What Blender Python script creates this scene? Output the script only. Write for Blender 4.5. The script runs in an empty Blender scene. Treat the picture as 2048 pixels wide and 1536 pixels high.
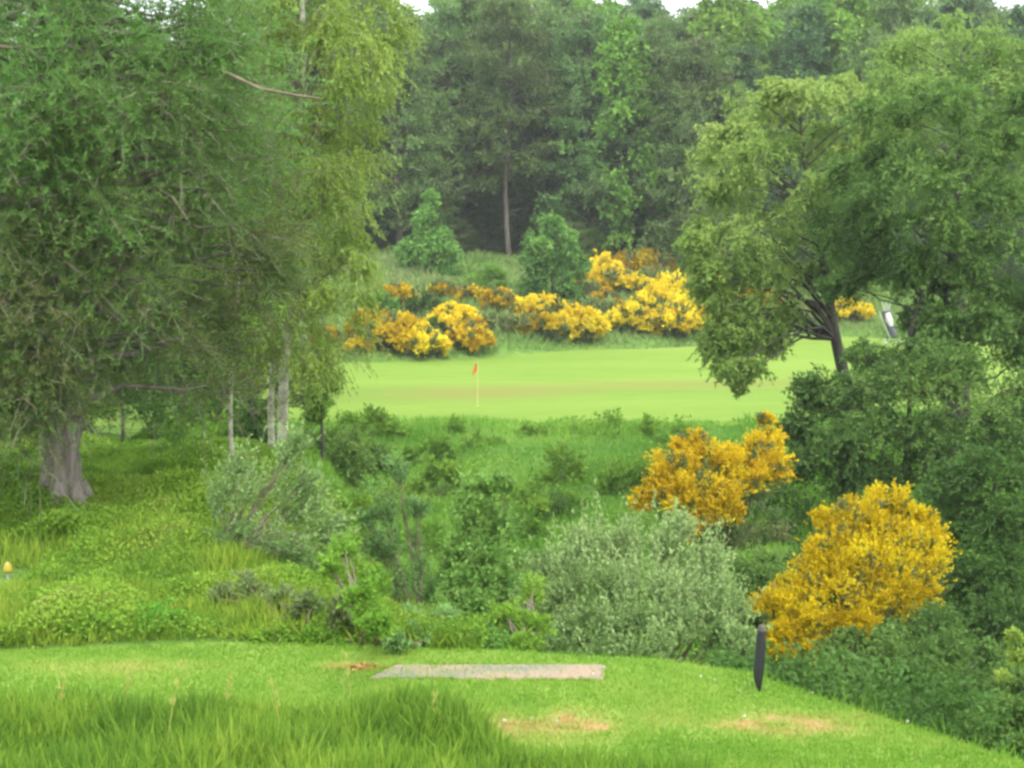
import bpy, math, random
import numpy as np
C = bpy.context.scene.collection
SC = bpy.context.scene
random.seed(5)
R = np.random.default_rng(11)
PI = math.pi

# ------------------------------------------------------------------ camera
F = 2844.0                       # focal length in pixels of the 2048 px wide frame
CAMZ = 2.8
PITCH = math.atan(128 / F)       # looking slightly down
cam_d = bpy.data.cameras.new('camera'); cam = bpy.data.objects.new('camera', cam_d); C.objects.link(cam)
cam_d.sensor_width = 36; cam_d.lens = 36 * F / 2048; cam_d.clip_end = 3000; cam_d.clip_start = .1
cam.location = (0, 0, CAMZ); cam.rotation_euler = (PI / 2 - PITCH, 0, 0)
SC.camera = cam

def ray(px, py):
    u, v = (px - 1024) / F, (768 - py) / F
    d = np.array([u, math.cos(PITCH) + v * math.sin(PITCH), -math.sin(PITCH) + v * math.cos(PITCH)])
    return d / d[1]
def at(px, py, Y):
    return np.array([0, 0, CAMZ]) + ray(px, py) * Y
def mpp(Y): return Y / F         # metres per photograph pixel at depth Y

# ------------------------------------------------------------------ terrain
def sm(a, b, x):
    t = np.clip((x - a) / (b - a), 0, 1); return t * t * (3 - 2 * t)
CY = [-60, 0, 3, 7, 9, 11.9, 12.5, 14, 17, 22, 28, 33, 38, 45, 52, 58, 60, 110, 400]
CZ = [1.6, 1.15, .9, .05, 0, 0, -.2, -1.0, -2.1, -4.0, -5.6, -5.5, -4.75, -3.75, -2.75, -1.98, -1.8, 1.66, 1.7]
TX = [-60, -5, -2.8, -1.5, 0, 1.2, 1.9, 2.27, 2.8, 3.2, 3.8, 4.5, 6]
TY = [11.4, 11.75, 12.15, 12.15, 11.9, 11.65, 11.2, 10.5, 9.6, 8.9, 7, 4, 0]
def edge_back(x): return np.clip(93.2 + .586 * x, 62, 106) + .8 * np.sin(x * .35)
def vnoise(x, y, s, seed=0):
    x = np.asarray(x, float) / s + seed * 17.3; y = np.asarray(y, float) / s + seed * 5.1
    xi, yi = np.floor(x), np.floor(y); fx, fy = x - xi, y - yi
    fx = fx * fx * (3 - 2 * fx); fy = fy * fy * (3 - 2 * fy)
    def h(a, b):
        v = np.sin(a * 127.1 + b * 311.7 + seed * 7.7) * 43758.5453; return v - np.floor(v)
    return (h(xi, yi) * (1 - fx) + h(xi + 1, yi) * fx) * (1 - fy) + (h(xi, yi + 1) * (1 - fx) + h(xi + 1, yi + 1) * fx) * fy
def Hraw(x, y):
    x = np.asarray(x, float); y = np.asarray(y, float)
    yb = np.interp(x, TX, TY)
    yy = y + np.clip(11.9 - yb, 0, 8) * np.clip(1 - (y - 11.9) / 10, 0, 1)
    z = np.interp(yy, CY, CZ)
    # left plateau
    e = np.interp(y, [10, 12, 16, 20, 27, 32, 40, 50, 60], [-1.0, -1.5, -2.5, -3.0, -3.4, -4.2, -6, -10, -16])
    zl = np.interp(y, [10, 12, 13, 16, 19, 30, 45, 60], [0, .0, .12, .12, .28, .1, -.9, -1.7])
    mL = sm(3.3, -1.0, x - e) * sm(60, 46, y)
    z = np.where(y > 11.9, z * (1 - mL) + zl * mL, z)
    # right shelf
    r = np.interp(y, [12, 16, 20, 32, 46, 54], [6, 4.2, 2.2, 2.6, 7, 12])
    zr = np.interp(y, [12, 20, 32, 46, 60], [-2.4, -2.2, -2.6, -1.6, -1.75])
    mR = sm(-.8, 2.2, x - r) * sm(12, 16, y) * sm(62, 50, y)
    z = z * (1 - mR) + zr * mR
    z = z + np.interp(x, [8, 30, 80], [0, 1.6, 8]) * sm(14, 26, y) * sm(75, 50, y)
    # bank behind the green, wooded hill behind it
    t = y - edge_back(x)
    z = z + np.interp(t, [0, 1.2, 6, 30, 45, 110, 320, 900], [0, .35, 1.1, 6.4, 7.2, 17, 40, 60])
    z = z + sm(-16, -45, x) * sm(30, 70, y) * 3
    return z
def rough_mask(x, y):
    """0 on the mown tee and green, 1 elsewhere"""
    yb = np.interp(x, TX, TY)
    tee = sm(.15, -.1, y - yb)
    green = sm(60.2, 61.5, y) * sm(.3, -.6, y - edge_back(x))
    return np.clip(1 - tee - green, 0, 1)
def H(x, y):
    x = np.asarray(x, float); y = np.asarray(y, float)
    b = (vnoise(x, y, 1.3, 1) - .5) * .30 + (vnoise(x, y, 2.6, 7) - .5) * .25 * sm(13, 16, y) + (vnoise(x, y, .5, 2) - .5) * .09 + (vnoise(x, y, 6, 3) - .5) * .5 * sm(25, 60, y)
    u = (vnoise(x, y, 9, 4) - .5) * .25 * sm(30, 60, y) + (vnoise(x, y, 1.2, 5) - .5) * .02
    return Hraw(x, y) + b * rough_mask(x, y) * sm(11.8, 13.5, y + np.clip(11.9 - np.interp(x, TX, TY), 0, 8)) + u
def hit(px, py, y0=9.0, y1=320):
    d = ray(px, py); ys = np.geomspace(y0, y1, 1600)
    z = CAMZ + d[2] * ys; g = H(d[0] * ys, ys)
    k = np.nonzero(z <= g)[0]
    Y = ys[k[0]] if len(k) else y1
    return np.array([d[0] * Y, Y, float(H(d[0] * Y, Y))])
def gz(x, y): return float(H(x, y))

# ------------------------------------------------------------------ materials
def mat(name): 
    m = bpy.data.materials.new(name); m.use_nodes = True; nt = m.node_tree; nt.nodes.clear()
    return m, nt, nt.nodes.new('ShaderNodeOutputMaterial')
def ramp(nt, cols, pos=None):
    r = nt.nodes.new('ShaderNodeValToRGB'); e = r.color_ramp.elements
    n = len(cols); pos = pos or [i / (n - 1) for i in range(n)]
    while len(e) < n: e.new(.5)
    for i in range(n): e[i].position = pos[i]; e[i].color = (*cols[i], 1)
    return r
def leaf_mat(name, cols, trans=.35, rough=.6, var=.12, spec=.1, hue=.02):
    """colour from the per-leaf attribute v plus a little change per object"""
    m, nt, out = mat(name); N = nt.nodes; L = nt.links
    a = N.new('ShaderNodeAttribute'); a.attribute_name = 'v'
    r = ramp(nt, cols); L.new(a.outputs['Fac'], r.inputs[0])
    oi = N.new('ShaderNodeObjectInfo')
    hs = N.new('ShaderNodeHueSaturation')
    mr = N.new('ShaderNodeMapRange'); mr.inputs[3].default_value = 1 - var; mr.inputs[4].default_value = 1 + var
    L.new(oi.outputs['Random'], mr.inputs[0]); L.new(mr.outputs[0], hs.inputs['Value'])
    mh = N.new('ShaderNodeMapRange'); mh.inputs[3].default_value = .5 - hue; mh.inputs[4].default_value = .5 + hue
    mu = N.new('ShaderNodeMath'); mu.operation = 'MULTIPLY'; mu.inputs[1].default_value = 7.31
    fr = N.new('ShaderNodeMath'); fr.operation = 'FRACT'
    L.new(oi.outputs['Random'], mu.inputs[0]); L.new(mu.outputs[0], fr.inputs[0]); L.new(fr.outputs[0], mh.inputs[0]); L.new(mh.outputs[0], hs.inputs['Hue'])
    L.new(r.outputs[0], hs.inputs['Color'])
    p = N.new('ShaderNodeBsdfPrincipled'); p.inputs['Roughness'].default_value = rough
    p.inputs['Specular IOR Level'].default_value = spec
    L.new(hs.outputs[0], p.inputs['Base Color'])
    t = N.new('ShaderNodeBsdfTranslucent'); L.new(hs.outputs[0], t.inputs[0])
    mx = N.new('ShaderNodeMixShader'); mx.inputs[0].default_value = trans
    L.new(p.outputs[0], mx.inputs[1]); L.new(t.outputs[0], mx.inputs[2]); L.new(mx.outputs[0], out.inputs[0])
    return m
def bark_mat(name, cols, scale=8, stretch=.25, bump=.6, rough=.9):
    m, nt, out = mat(name); N = nt.nodes; L = nt.links
    tc = N.new('ShaderNodeTexCoord'); mp = N.new('ShaderNodeMapping'); mp.inputs['Scale'].default_value = (1, 1, stretch)
    L.new(tc.outputs['Object'], mp.inputs[0])
    n = N.new('ShaderNodeTexNoise'); n.inputs['Scale'].default_value = scale; n.inputs['Detail'].default_value = 6; n.inputs['Roughness'].default_value = .65
    L.new(mp.outputs[0], n.inputs['Vector'])
    r = ramp(nt, cols, [.3 + .4 * i / (len(cols) - 1) for i in range(len(cols))]); L.new(n.outputs[0], r.inputs[0])
    p = N.new('ShaderNodeBsdfPrincipled'); p.inputs['Roughness'].default_value = rough; p.inputs['Specular IOR Level'].default_value = .2
    L.new(r.outputs[0], p.inputs['Base Color'])
    b = N.new('ShaderNodeBump'); b.inputs['Strength'].default_value = bump; b.inputs['Distance'].default_value = .04
    L.new(n.outputs[0], b.inputs['Height']); L.new(b.outputs[0], p.inputs['Normal']); L.new(p.outputs[0], out.inputs[0])
    return m
def plain_mat(name, c1, c2, scale=20, rough=.6, bump=.1, spec=.3):
    return bark_mat(name, [c1, c2], scale, 1, bump, rough)

def ground_mat(name, layers, rough=.95, bump=.3, bscale=30, wear=None, bands=None):
    """layers: (scale, stretch_xy, colours) mixed in turn by noise"""
    m, nt, out = mat(name); N = nt.nodes; L = nt.links
    tc = N.new('ShaderNodeTexCoord'); prev = None
    for i, (sc_, st, cols) in enumerate(layers):
        mp = N.new('ShaderNodeMapping'); mp.inputs['Scale'].default_value = (*st, 1); mp.inputs['Location'].default_value = (i * 3.1, i * 7.7, 0)
        L.new(tc.outputs['Object'], mp.inputs[0])
        n = N.new('ShaderNodeTexNoise'); n.inputs['Scale'].default_value = sc_; n.inputs['Detail'].default_value = 5; n.inputs['Roughness'].default_value = .6
        L.new(mp.outputs[0], n.inputs['Vector'])
        r = ramp(nt, cols, [.32 + .36 * k / (len(cols) - 1) for k in range(len(cols))]); L.new(n.outputs[0], r.inputs[0])
        if prev is None: prev = r.outputs[0]
        else:
            mx = N.new('ShaderNodeMix'); mx.data_type = 'RGBA'; mx.blend_type = 'MIX'; mx.inputs[0].default_value = .45
            L.new(prev, mx.inputs[6]); L.new(r.outputs[0], mx.inputs[7]); prev = mx.outputs[2]
    if wear:
        a = N.new('ShaderNodeAttribute'); a.attribute_name = 'wear'
        n = N.new('ShaderNodeTexNoise'); n.inputs['Scale'].default_value = 9; n.inputs['Detail'].default_value = 6
        L.new(tc.outputs['Object'], n.inputs['Vector'])
        mm = N.new('ShaderNodeMath'); mm.operation = 'MULTIPLY_ADD'; mm.inputs[1].default_value = 3.2; mm.inputs[2].default_value = -1.7
        L.new(n.outputs[0], mm.inputs[0])
        ad = N.new('ShaderNodeMath'); ad.operation = 'ADD'; L.new(mm.outputs[0], ad.inputs[0]); L.new(a.outputs['Fac'], ad.inputs[1])
        ml = N.new('ShaderNodeMath'); ml.operation = 'MULTIPLY'; ml.use_clamp = True; L.new(ad.outputs[0], ml.inputs[0]); L.new(a.outputs['Fac'], ml.inputs[1])
        n2 = N.new('ShaderNodeTexNoise'); n2.inputs['Scale'].default_value = 30; L.new(tc.outputs['Object'], n2.inputs['Vector'])
        r = ramp(nt, wear, [.35, .65]); L.new(n2.outputs[0], r.inputs[0])
        mx = N.new('ShaderNodeMix'); mx.data_type = 'RGBA'; L.new(ml.outputs[0], mx.inputs[0]); L.new(prev, mx.inputs[6]); L.new(r.outputs[0], mx.inputs[7]); prev = mx.outputs[2]
    p = N.new('ShaderNodeBsdfPrincipled'); p.inputs['Roughness'].default_value = rough; p.inputs['Specular IOR Level'].default_value = .1
    L.new(prev, p.inputs['Base Color'])
    nb = N.new('ShaderNodeTexNoise'); nb.inputs['Scale'].default_value = bscale; nb.inputs['Detail'].default_value = 6; L.new(tc.outputs['Object'], nb.inputs['Vector'])
    b = N.new('ShaderNodeBump'); b.inputs['Strength'].default_value = bump; b.inputs['Distance'].default_value = .05
    L.new(nb.outputs[0], b.inputs['Height']); L.new(b.outputs[0], p.inputs['Normal']); L.new(p.outputs[0], out.inputs[0])
    return m

M = {}
M['ground'] = ground_mat('undergrowth_soil', [(.6, (1, 1), [(.05, .11, .018), (.09, .19, .03), (.13, .24, .04)]), (5, (1, 1), [(.045, .07, .02), (.13, .22, .04)])], bump=.8, bscale=9)
M['green'] = ground_mat('mown_green', [(.10, (.35, 1.6), [(.08, .16, .02), (.12, .205, .026), (.165, .24, .042)]), (.9, (.5, 2), [(.095, .175, .023), (.145, .21, .034), (.12, .22, .03)])], bump=.15, bscale=12, wear=[(.13, .155, .034), (.18, .16, .045)])
M['tee'] = ground_mat('tee_turf', [(1.4, (1, 1), [(.13, .21, .03), (.18, .26, .04), (.23, .29, .06)]), (14, (1, 1), [(.09, .17, .03), (.18, .27, .055)])], bump=.5, bscale=60, wear=[(.25, .14, .055), (.34, .235, .10)])
G = {}
G['pine_far'] = leaf_mat('far_pine_needles', [(.11, .10, .05), (.11, .18, .06), (.15, .27, .075), (.24, .37, .11)], .35, hue=.02, var=.25)
G['spruce_far'] = leaf_mat('far_spruce_needles', [(.06, .11, .05), (.09, .17, .065), (.14, .25, .09)], .3, var=.2, hue=.01)
G['light_far'] = leaf_mat('far_birch_leaves', [(.10, .20, .035), (.18, .34, .05), (.27, .45, .08)], .4, var=.15, hue=.008)
G['sapling'] = leaf_mat('sapling_leaves', [(.07, .17, .04), (.13, .29, .055), (.21, .39, .085)], .35, hue=.006)
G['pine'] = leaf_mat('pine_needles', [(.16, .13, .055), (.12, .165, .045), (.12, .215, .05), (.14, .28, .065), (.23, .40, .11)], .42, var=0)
G['birch'] = leaf_mat('birch_leaves', [(.11, .18, .03), (.16, .27, .045), (.22, .36, .06), (.30, .43, .10)], .4, var=0)
G['birch_pale'] = leaf_mat('pale_birch_leaves', [(.11, .19, .04), (.17, .29, .06), (.26, .39, .09), (.37, .48, .14)], .4, var=.04, hue=.005)
G['rowan'] = leaf_mat('rowan_leaves', [(.06, .12, .03), (.11, .20, .045), (.20, .31, .065)], .4, var=.1, hue=.006)
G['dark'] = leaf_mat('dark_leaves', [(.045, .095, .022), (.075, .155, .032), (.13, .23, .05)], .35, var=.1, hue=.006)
G['willow'] = leaf_mat('willow_leaves', [(.085, .175, .05), (.17, .30, .09), (.33, .46, .18)], .3, var=.05, hue=.008)
G['bracken'] = leaf_mat('bracken_leaves', [(.09, .19, .025), (.15, .29, .035), (.23, .39, .05)], .4, var=.06, hue=.006)
G['blossom'] = leaf_mat('broom_blossom', [(.36, .24, .006), (.54, .40, .008), (.68, .55, .012)], .3, var=.03, hue=.004)
G['blossom_o'] = leaf_mat('orange_broom_blossom', [(.42, .26, .008), (.56, .39, .01), (.66, .52, .015)], .3, var=.06, hue=.004)
G['blossom_far'] = leaf_mat('gorse_blossom', [(.60, .42, .02), (.75, .60, .02), (.85, .74, .04)], .3, var=.06, hue=.005)
G['stems'] = leaf_mat('broom_stems', [(.08, .085, .03), (.10, .15, .045), (.15, .18, .09)], .15, var=.1)
G['heather'] = leaf_mat('heather_twigs', [(.15, .14, .07), (.17, .22, .075), (.20, .31, .08)], .25)
G['grass'] = leaf_mat('grass_blades', [(.07, .15, .02), (.14, .26, .028), (.24, .36, .04), (.42, .42, .12)], .4, var=0)
G['lawn'] = leaf_mat('tee_blades', [(.13, .25, .025), (.19, .32, .035), (.28, .36, .06), (.38, .25, .10)], .35, var=0)
G['bank'] = leaf_mat('bank_blades', [(.085, .18, .025), (.15, .29, .035), (.24, .37, .05), (.33, .35, .10)], .35, var=0)
G['bank_far'] = leaf_mat('far_bank_blades', [(0.08, 0.184, 0.04), (0.136, 0.264, 0.064), (0.192, 0.288, 0.096), (0.224, 0.224, 0.136)], .35, var=0)
G['bilberry'] = leaf_mat('bilberry_leaves', [(.07, .17, .02), (.12, .27, .03), (.19, .36, .04), (.22, .27, .07)], .4, var=0)
B = {}
B['pine'] = bark_mat('pine_bark', [(.05, .042, .036), (.15, .13, .112), (.27, .235, .205)], 9, .22, 1.0)
B['far'] = bark_mat('far_bark', [(.05, .045, .035), (.11, .095, .075)], 3, .3)
B['birch'] = bark_mat('birch_bark', [(.09, .08, .06), (.30, .30, .22), (.45, .46, .34)], 7, 1.2, .3)
B['dark'] = bark_mat('dark_bark', [(.03, .028, .022), (.08, .075, .06)], 8, .4)
B['twig'] = bark_mat('twigs', [(.10, .08, .055), (.20, .17, .12)], 6, 1)

# ------------------------------------------------------------------ mesh buffers
class Buf:
    def __init__(s): s.v = []; s.f = []; s.a = []; s.n = 0
    def quads(s, q, val):          # q (N,4,3), val (N,)
        n = len(q); s.v.append(q.reshape(-1, 3)); s.f.append(np.arange(n * 4).reshape(-1, 4) + s.n); s.n += n * 4
        s.a.append(np.broadcast_to(np.asarray(val, float), (n,)))
    def tube(s, pts, rad, k=6, val=.5):
        pts = np.asarray(pts, float); rad = np.asarray(rad, float); n = len(pts)
        t = np.gradient(pts, axis=0); t /= np.linalg.norm(t, axis=1)[:, None] + 1e-9
        ref = np.array([1., .13, .05]) if abs(t[:, 0]).mean() < .8 else np.array([0, 1., .1])
        a = np.cross(t, ref); a /= np.linalg.norm(a, axis=1)[:, None]; b = np.cross(t, a)
        th = np.arange(k) * 2 * PI / k
        ring = pts[:, None] + rad[:, None, None] * (np.cos(th)[None, :, None] * a[:, None] + np.sin(th)[None, :, None] * b[:, None])
        s.v.append(ring.reshape(-1, 3)); i = np.arange(n - 1)[:, None] * k; j = np.arange(k)[None]; j2 = (j + 1) % k
        f = np.stack([i + j, i + j2, i + k + j2, i + k + j], -1).reshape(-1, 4) + s.n
        s.f.append(f); s.n += n * k; s.a.append(np.full(len(f), val))
    def build(s, name, m, parent=None, origin=(0, 0, 0), smooth=False):
        v = np.concatenate(s.v) - np.asarray(origin, float); f = np.concatenate(s.f); a = np.concatenate(s.a)
        me = bpy.data.meshes.new(name)
        me.vertices.add(len(v)); me.vertices.foreach_set('co', v.astype(np.float32).ravel())
        me.loops.add(f.size); me.loops.foreach_set('vertex_index', f.astype(np.int32).ravel())
        me.polygons.add(len(f)); me.polygons.foreach_set('loop_start', (np.arange(len(f)) * 4).astype(np.int32))
        if smooth: me.polygons.foreach_set('use_smooth', np.ones(len(f), bool))
        at_ = me.attributes.new('v', 'FLOAT', 'FACE'); at_.data.foreach_set('value', a.astype(np.float32))
        me.update(calc_edges=True); me.materials.append(m)
        o = bpy.data.objects.new(name, me); C.objects.link(o)
        if parent is not None: o.parent = parent
        else: o.location = origin
        return o
def norm(a): return a / (np.linalg.norm(a, axis=-1, keepdims=True) + 1e-9)
def leaves(buf, p, d, L, W, val, flat=0.):
    """rhombic leaves: base point p, direction d"""
    n = len(p); r = R.normal(size=(n, 3)); r[:, 2] += flat * 6
    s = norm(np.cross(d, r)); L = np.broadcast_to(L, (n,))[:, None]; W = np.broadcast_to(W, (n,))[:, None]
    up = norm(np.cross(s, d)) * W * .25
    q = np.stack([p, p + d * L * .45 + s * W * .5 + up, p + d * L, p + d * L * .45 - s * W * .5 + up], 1)
    buf.quads(q, val)
def tag(o, label=None, cat=None, group=None, kind=None):
    if label: o['label'] = label
    if cat: o['category'] = cat
    if group: o['group'] = group
    if kind: o['kind'] = kind
    return o
def empty(name, loc, rz=0, sc=1):
    o = bpy.data.objects.new(name, None); o.empty_display_size = .3; C.objects.link(o)
    o.location = loc; o.rotation_euler.z = rz; o.scale = (sc, sc, sc) if not hasattr(sc, '__len__') else sc
    return o
def copy_thing(root, loc, rz, sc):
    r = root.copy(); C.objects.link(r); r.location = loc; r.rotation_euler.z = rz; r.scale = (sc, sc, sc) if not hasattr(sc, '__len__') else sc
    for ch in list(root.children):
        c = ch.copy(); C.objects.link(c); c.parent = r
    return r

def sprays(buf, cen, rad, out, ntw, nlf, tl, droop, L, W, lift=0., spread=.8, flat=0., zs=.7, shell=.55, wob=.3, clumpv=None, twigbuf=None, tww=.01, dirup=0., vbias=0., fold=1., stretch=0.):
    """cen (K,3) clump centres, rad (K,), out (K,3) growth directions; twigs with leaves along them"""
    K = len(cen)
    idx = np.repeat(np.arange(K), ntw); n = len(idx)
    r = norm(R.normal(size=(n, 3))) * (R.random(n) ** shell)[:, None]; r[:, 2] *= zs
    s = cen[idx] + r * rad[idx][:, None] * .75
    if stretch: s = s + out[idx] * (rad[idx] * R.uniform(-1.3, 1, n) * stretch)[:, None]
    d = norm(out[idx] * .7 + norm(R.normal(size=(n, 3))) * spread + r * .6 + np.array([0, 0, dirup]))
    l = tl * (.6 + .8 * R.random(n)) * rad[idx]
    cv = R.random(K) if clumpv is None else clumpv
    tv = R.random(n)
    t = R.random((n, nlf)) ** .8
    P = s[:, None] + d[:, None] * (l[:, None] * t)[..., None]
    P[..., 2] -= droop * l[:, None] * t ** 2
    P += R.normal(size=P.shape) * wob * W
    tan = d[:, None] + np.zeros_like(P); tan = tan.copy(); tan[..., 2] -= 2 * droop * t
    ld = norm(norm(tan) * .7 + R.normal(size=P.shape) * .55 + np.array([0, 0, lift]))
    val = np.clip(cv[idx][:, None] * .6 + tv[:, None] * .2 + R.random((n, nlf)) * .2 + vbias, 0, 1)
    LL = L * (.6 + .8 * R.random(n * nlf)); 
    leaves(buf, P.reshape(-1, 3), ld.reshape(-1, 3), LL, W * (.7 + .6 * R.random(n * nlf)), val.ravel(), flat)
    if twigbuf is not None:
        e1 = s + d * (l * .5)[:, None]; e1[:, 2] -= droop * l * .25
        e2 = s + d * l[:, None]; e2[:, 2] -= droop * l
        for a, b, w in ((s, e1, tww), (e1, e2, tww * .6)):
            dd = b - a; ln = np.linalg.norm(dd, axis=1)
            leaves(twigbuf, a, norm(dd), ln * 1.05, w, R.random(n))
    return n * nlf

def limbs(buf, trunk, cen, r0=.05, lo=0.25, sag=.1, k=5, rise=.35, r1=.012):
    """a limb from the trunk to every clump; trunk (n,4) polyline with radii"""
    tp = np.asarray(trunk, float); tz = tp[:, 2]
    for c in cen:
        hd = math.hypot(c[0] - np.interp(c[2], tz, tp[:, 0]), c[1] - np.interp(c[2], tz, tp[:, 1]))
        z0 = np.clip(c[2] - hd * rise, tz[0] + lo * (tz[-1] - tz[0]), tz[-1] - .02)
        a = np.array([np.interp(z0, tz, tp[:, i]) for i in range(3)]); rr = np.interp(z0, tz, tp[:, 3])
        t = np.linspace(0, 1, 6)[:, None]; p = a + (c - a) * t
        p[:, 2] += np.sin(t[:, 0] * PI) * hd * sag
        p[1:-1] += R.normal(size=(4, 3)) * hd * .035
        rb = min(rr * .6, r0 * (.5 + hd * .25))
        buf.tube(p, np.linspace(max(rb, r1), r1, 6), k)

def trunk_path(pts, n=14, jit=.0):
    pts = np.asarray(pts, float); u = np.linspace(0, 1, len(pts)); t = np.linspace(0, 1, n)
    o = np.stack([np.interp(t, u, pts[:, i]) for i in range(4)], 1)
    for _ in range(2): o[1:-1, :3] = (o[:-2, :3] + o[1:-1, :3] * 2 + o[2:, :3]) / 4
    if jit: o[1:-1, :2] += R.normal(size=(n - 2, 2)) * jit
    return o
def finish_tree(name, base, trunk, cen, leafbuf, leafm, barkm, twigbuf=None, k=8, limb_kw=None, crown='crown', roots=0., seg=None):
    root = empty(name, base)
    tb = Buf(); tr = trunk.copy()
    tb.tube(tr[:, :3], tr[:, 3], k)
    if roots:
        for i in range(7):
            a = i * 2 * PI / 7 + .3; rr = tr[0, 3]
            p0 = tr[0, :3] + np.array([math.cos(a) * rr * .55, math.sin(a) * rr * .55, .55]); p1 = tr[0, :3] + np.array([math.cos(a) * (rr + .02), math.sin(a) * (rr + .02), .16]); p2 = tr[0, :3] + np.array([math.cos(a) * (rr + roots), math.sin(a) * (rr + roots), -.12])
            tb.tube([p0, p1, p2], [rr * .3, rr * .33, rr * .2], 6)
    tb.build('trunk', barkm, root, base, True)
    if len(cen):
        lb = twigbuf or Buf(); limbs(lb, trunk, cen, **(limb_kw or {})); lb.build('branches', B['twig'] if barkm is B['birch'] else barkm, root, base)
    leafbuf.build(crown, leafm, root, base)
    return root

# ------------------------------------------------------------------ ground
def grid_mesh(name, xs, ys, zf, m, mask=None, attr=None, kind='structure'):
    X, Y = np.meshgrid(xs, ys); Z = zf(X, Y); nx, ny = len(xs), len(ys)
    v = np.stack([X, Y, Z], -1).reshape(-1, 3)
    i = np.arange(ny - 1)[:, None] * nx + np.arange(nx - 1)[None]; f = np.stack([i, i + 1, i + nx + 1, i + nx], -1).reshape(-1, 4)
    if mask is not None:
        cx = v[f].mean(1); f = f[mask(cx[:, 0], cx[:, 1])]
    me = bpy.data.meshes.new(name); me.from_pydata(v.tolist(), [], f.tolist())
    if attr:
        a = me.attributes.new('wear', 'FLOAT', 'POINT'); a.data.foreach_set('value', attr(v[:, 0], v[:, 1]).astype(np.float32))
    me.polygons.foreach_set('use_smooth', np.ones(len(f), bool)); me.materials.append(m)
    o = bpy.data.objects.new(name, me); C.objects.link(o); o['kind'] = kind
    return o
xs = np.concatenate([-np.geomspace(700, 30, 16), np.linspace(-28, -10, 40), np.linspace(-9.7, 9.7, 131), np.linspace(10, 32, 56), np.geomspace(35, 700, 16)])
ys = np.concatenate([np.linspace(-60, 0, 12)[:-1], np.linspace(0, 11, 23)[:-1], np.linspace(11, 32, 150), np.linspace(32.3, 64, 100), np.linspace(65, 150, 100), np.geomspace(155, 1500, 18)])
grid_mesh('ground', xs, ys, H, M['ground'])
def tee_in(x, y): return (y < np.interp(x, TX, TY) - .02) & (y > 3)
def ell(x, y, cx, cy, rx, ry): return np.clip(1.25 - np.sqrt(((x - cx) / rx) ** 2 + ((y - cy) / ry) ** 2), 0, 1)
def gp(px, py): return hit(px, py)
_pa, _pb, _pc, _pd = at(1135, 1462, 2.8 / .289), at(1560, 1458, 2.8 / .2876), at(180, 1345, 11.3), at(690, 1338, 11.4)
def wear(x, y):
    w = ell(x, y, _pa[0], _pa[1], .85, .5) * (.35 + .9 * vnoise(x, y, .22, 81))
    w = np.maximum(w, ell(x, y, _pb[0], _pb[1], .9, .42) * (.2 + .9 * vnoise(x, y, .25, 82)))
    w = np.maximum(w, ell(x, y, _pc[0], _pc[1], 1.3, .3) * .42)
    w = np.maximum(w, ell(x, y, _pd[0], _pd[1], .33, .13) * .95)
    return w
grid_mesh('tee_turf', np.linspace(-7, 5, 241), np.linspace(3, 12.3, 187), lambda x, y: H(x, y) + .006, M['tee'], tee_in, wear)
def green_in(x, y): return (y > 60.3 + .6 * np.sin(x * .5)) & (y < edge_back(x) - .2) & (x > -19) & (x < 34)
def gwear(x, y):
    return ell(x, y, -3.4, 72, 7, 4) * .8 + ell(x, y, 5, 75, 10, 4) * .75 + ell(x, y, 16, 77, 10, 3) * .6
grid_mesh('putting_green', np.linspace(-20, 35, 140), np.linspace(60, 107, 160), lambda x, y: H(x, y) + .02, M['green'], green_in, gwear)

# ------------------------------------------------------------------ ground cover (stuff)
def scatter(n, x0, x1, y0, y1, dens=None, persp=True):
    """random points; more of them near the camera"""
    y = np.exp(R.uniform(math.log(y0), math.log(y1), n)) if persp else R.uniform(y0, y1, n)
    x = R.uniform(x0, x1, n) if not callable(x0) else x0(y) + (x1(y) - x0(y)) * R.random(n)
    if dens is not None:
        k = R.random(n) < dens(x, y); x, y = x[k], y[k]
    return x, y
def blades(buf, x, y, h, w, lean=.3, val=None, tuft=0, dz=0.):
    n = len(x)
    p = np.stack([x, y, H(x, y) - .01 + dz], 1)
    d = norm(np.stack([R.normal(size=n) * lean, R.normal(size=n) * lean, np.ones(n)], 1))
    v = R.random(n) if val is None else val
    leaves(buf, p, d, h, w, np.clip(v, 0, 1))
fx0 = lambda y: -.375 * y - .3
fx1 = lambda y: .375 * y + .3
# short blades on the mown tee
x, y = scatter(150000, fx0, fx1, 8.3, 12.2, lambda x, y: (tee_in(x, y) * (1 - .85 * wear(x, y) * (vnoise(x, y, .10, 9) > .42))))
b = Buf(); hh = .035 + .03 * R.random(len(x))
blades(b, x, y, hh, .006 + .004 * R.random(len(x)), .55, vnoise(x, y, .35, 6) * .35 + R.random(len(x)) * .25 + wear(x, y) * .6 + (vnoise(x, y, .9, 16) - .5) * .2)
tag(b.build('lawn_grass', G['lawn']), 'short mown grass on the tee', 'grass', kind='stuff')
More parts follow.
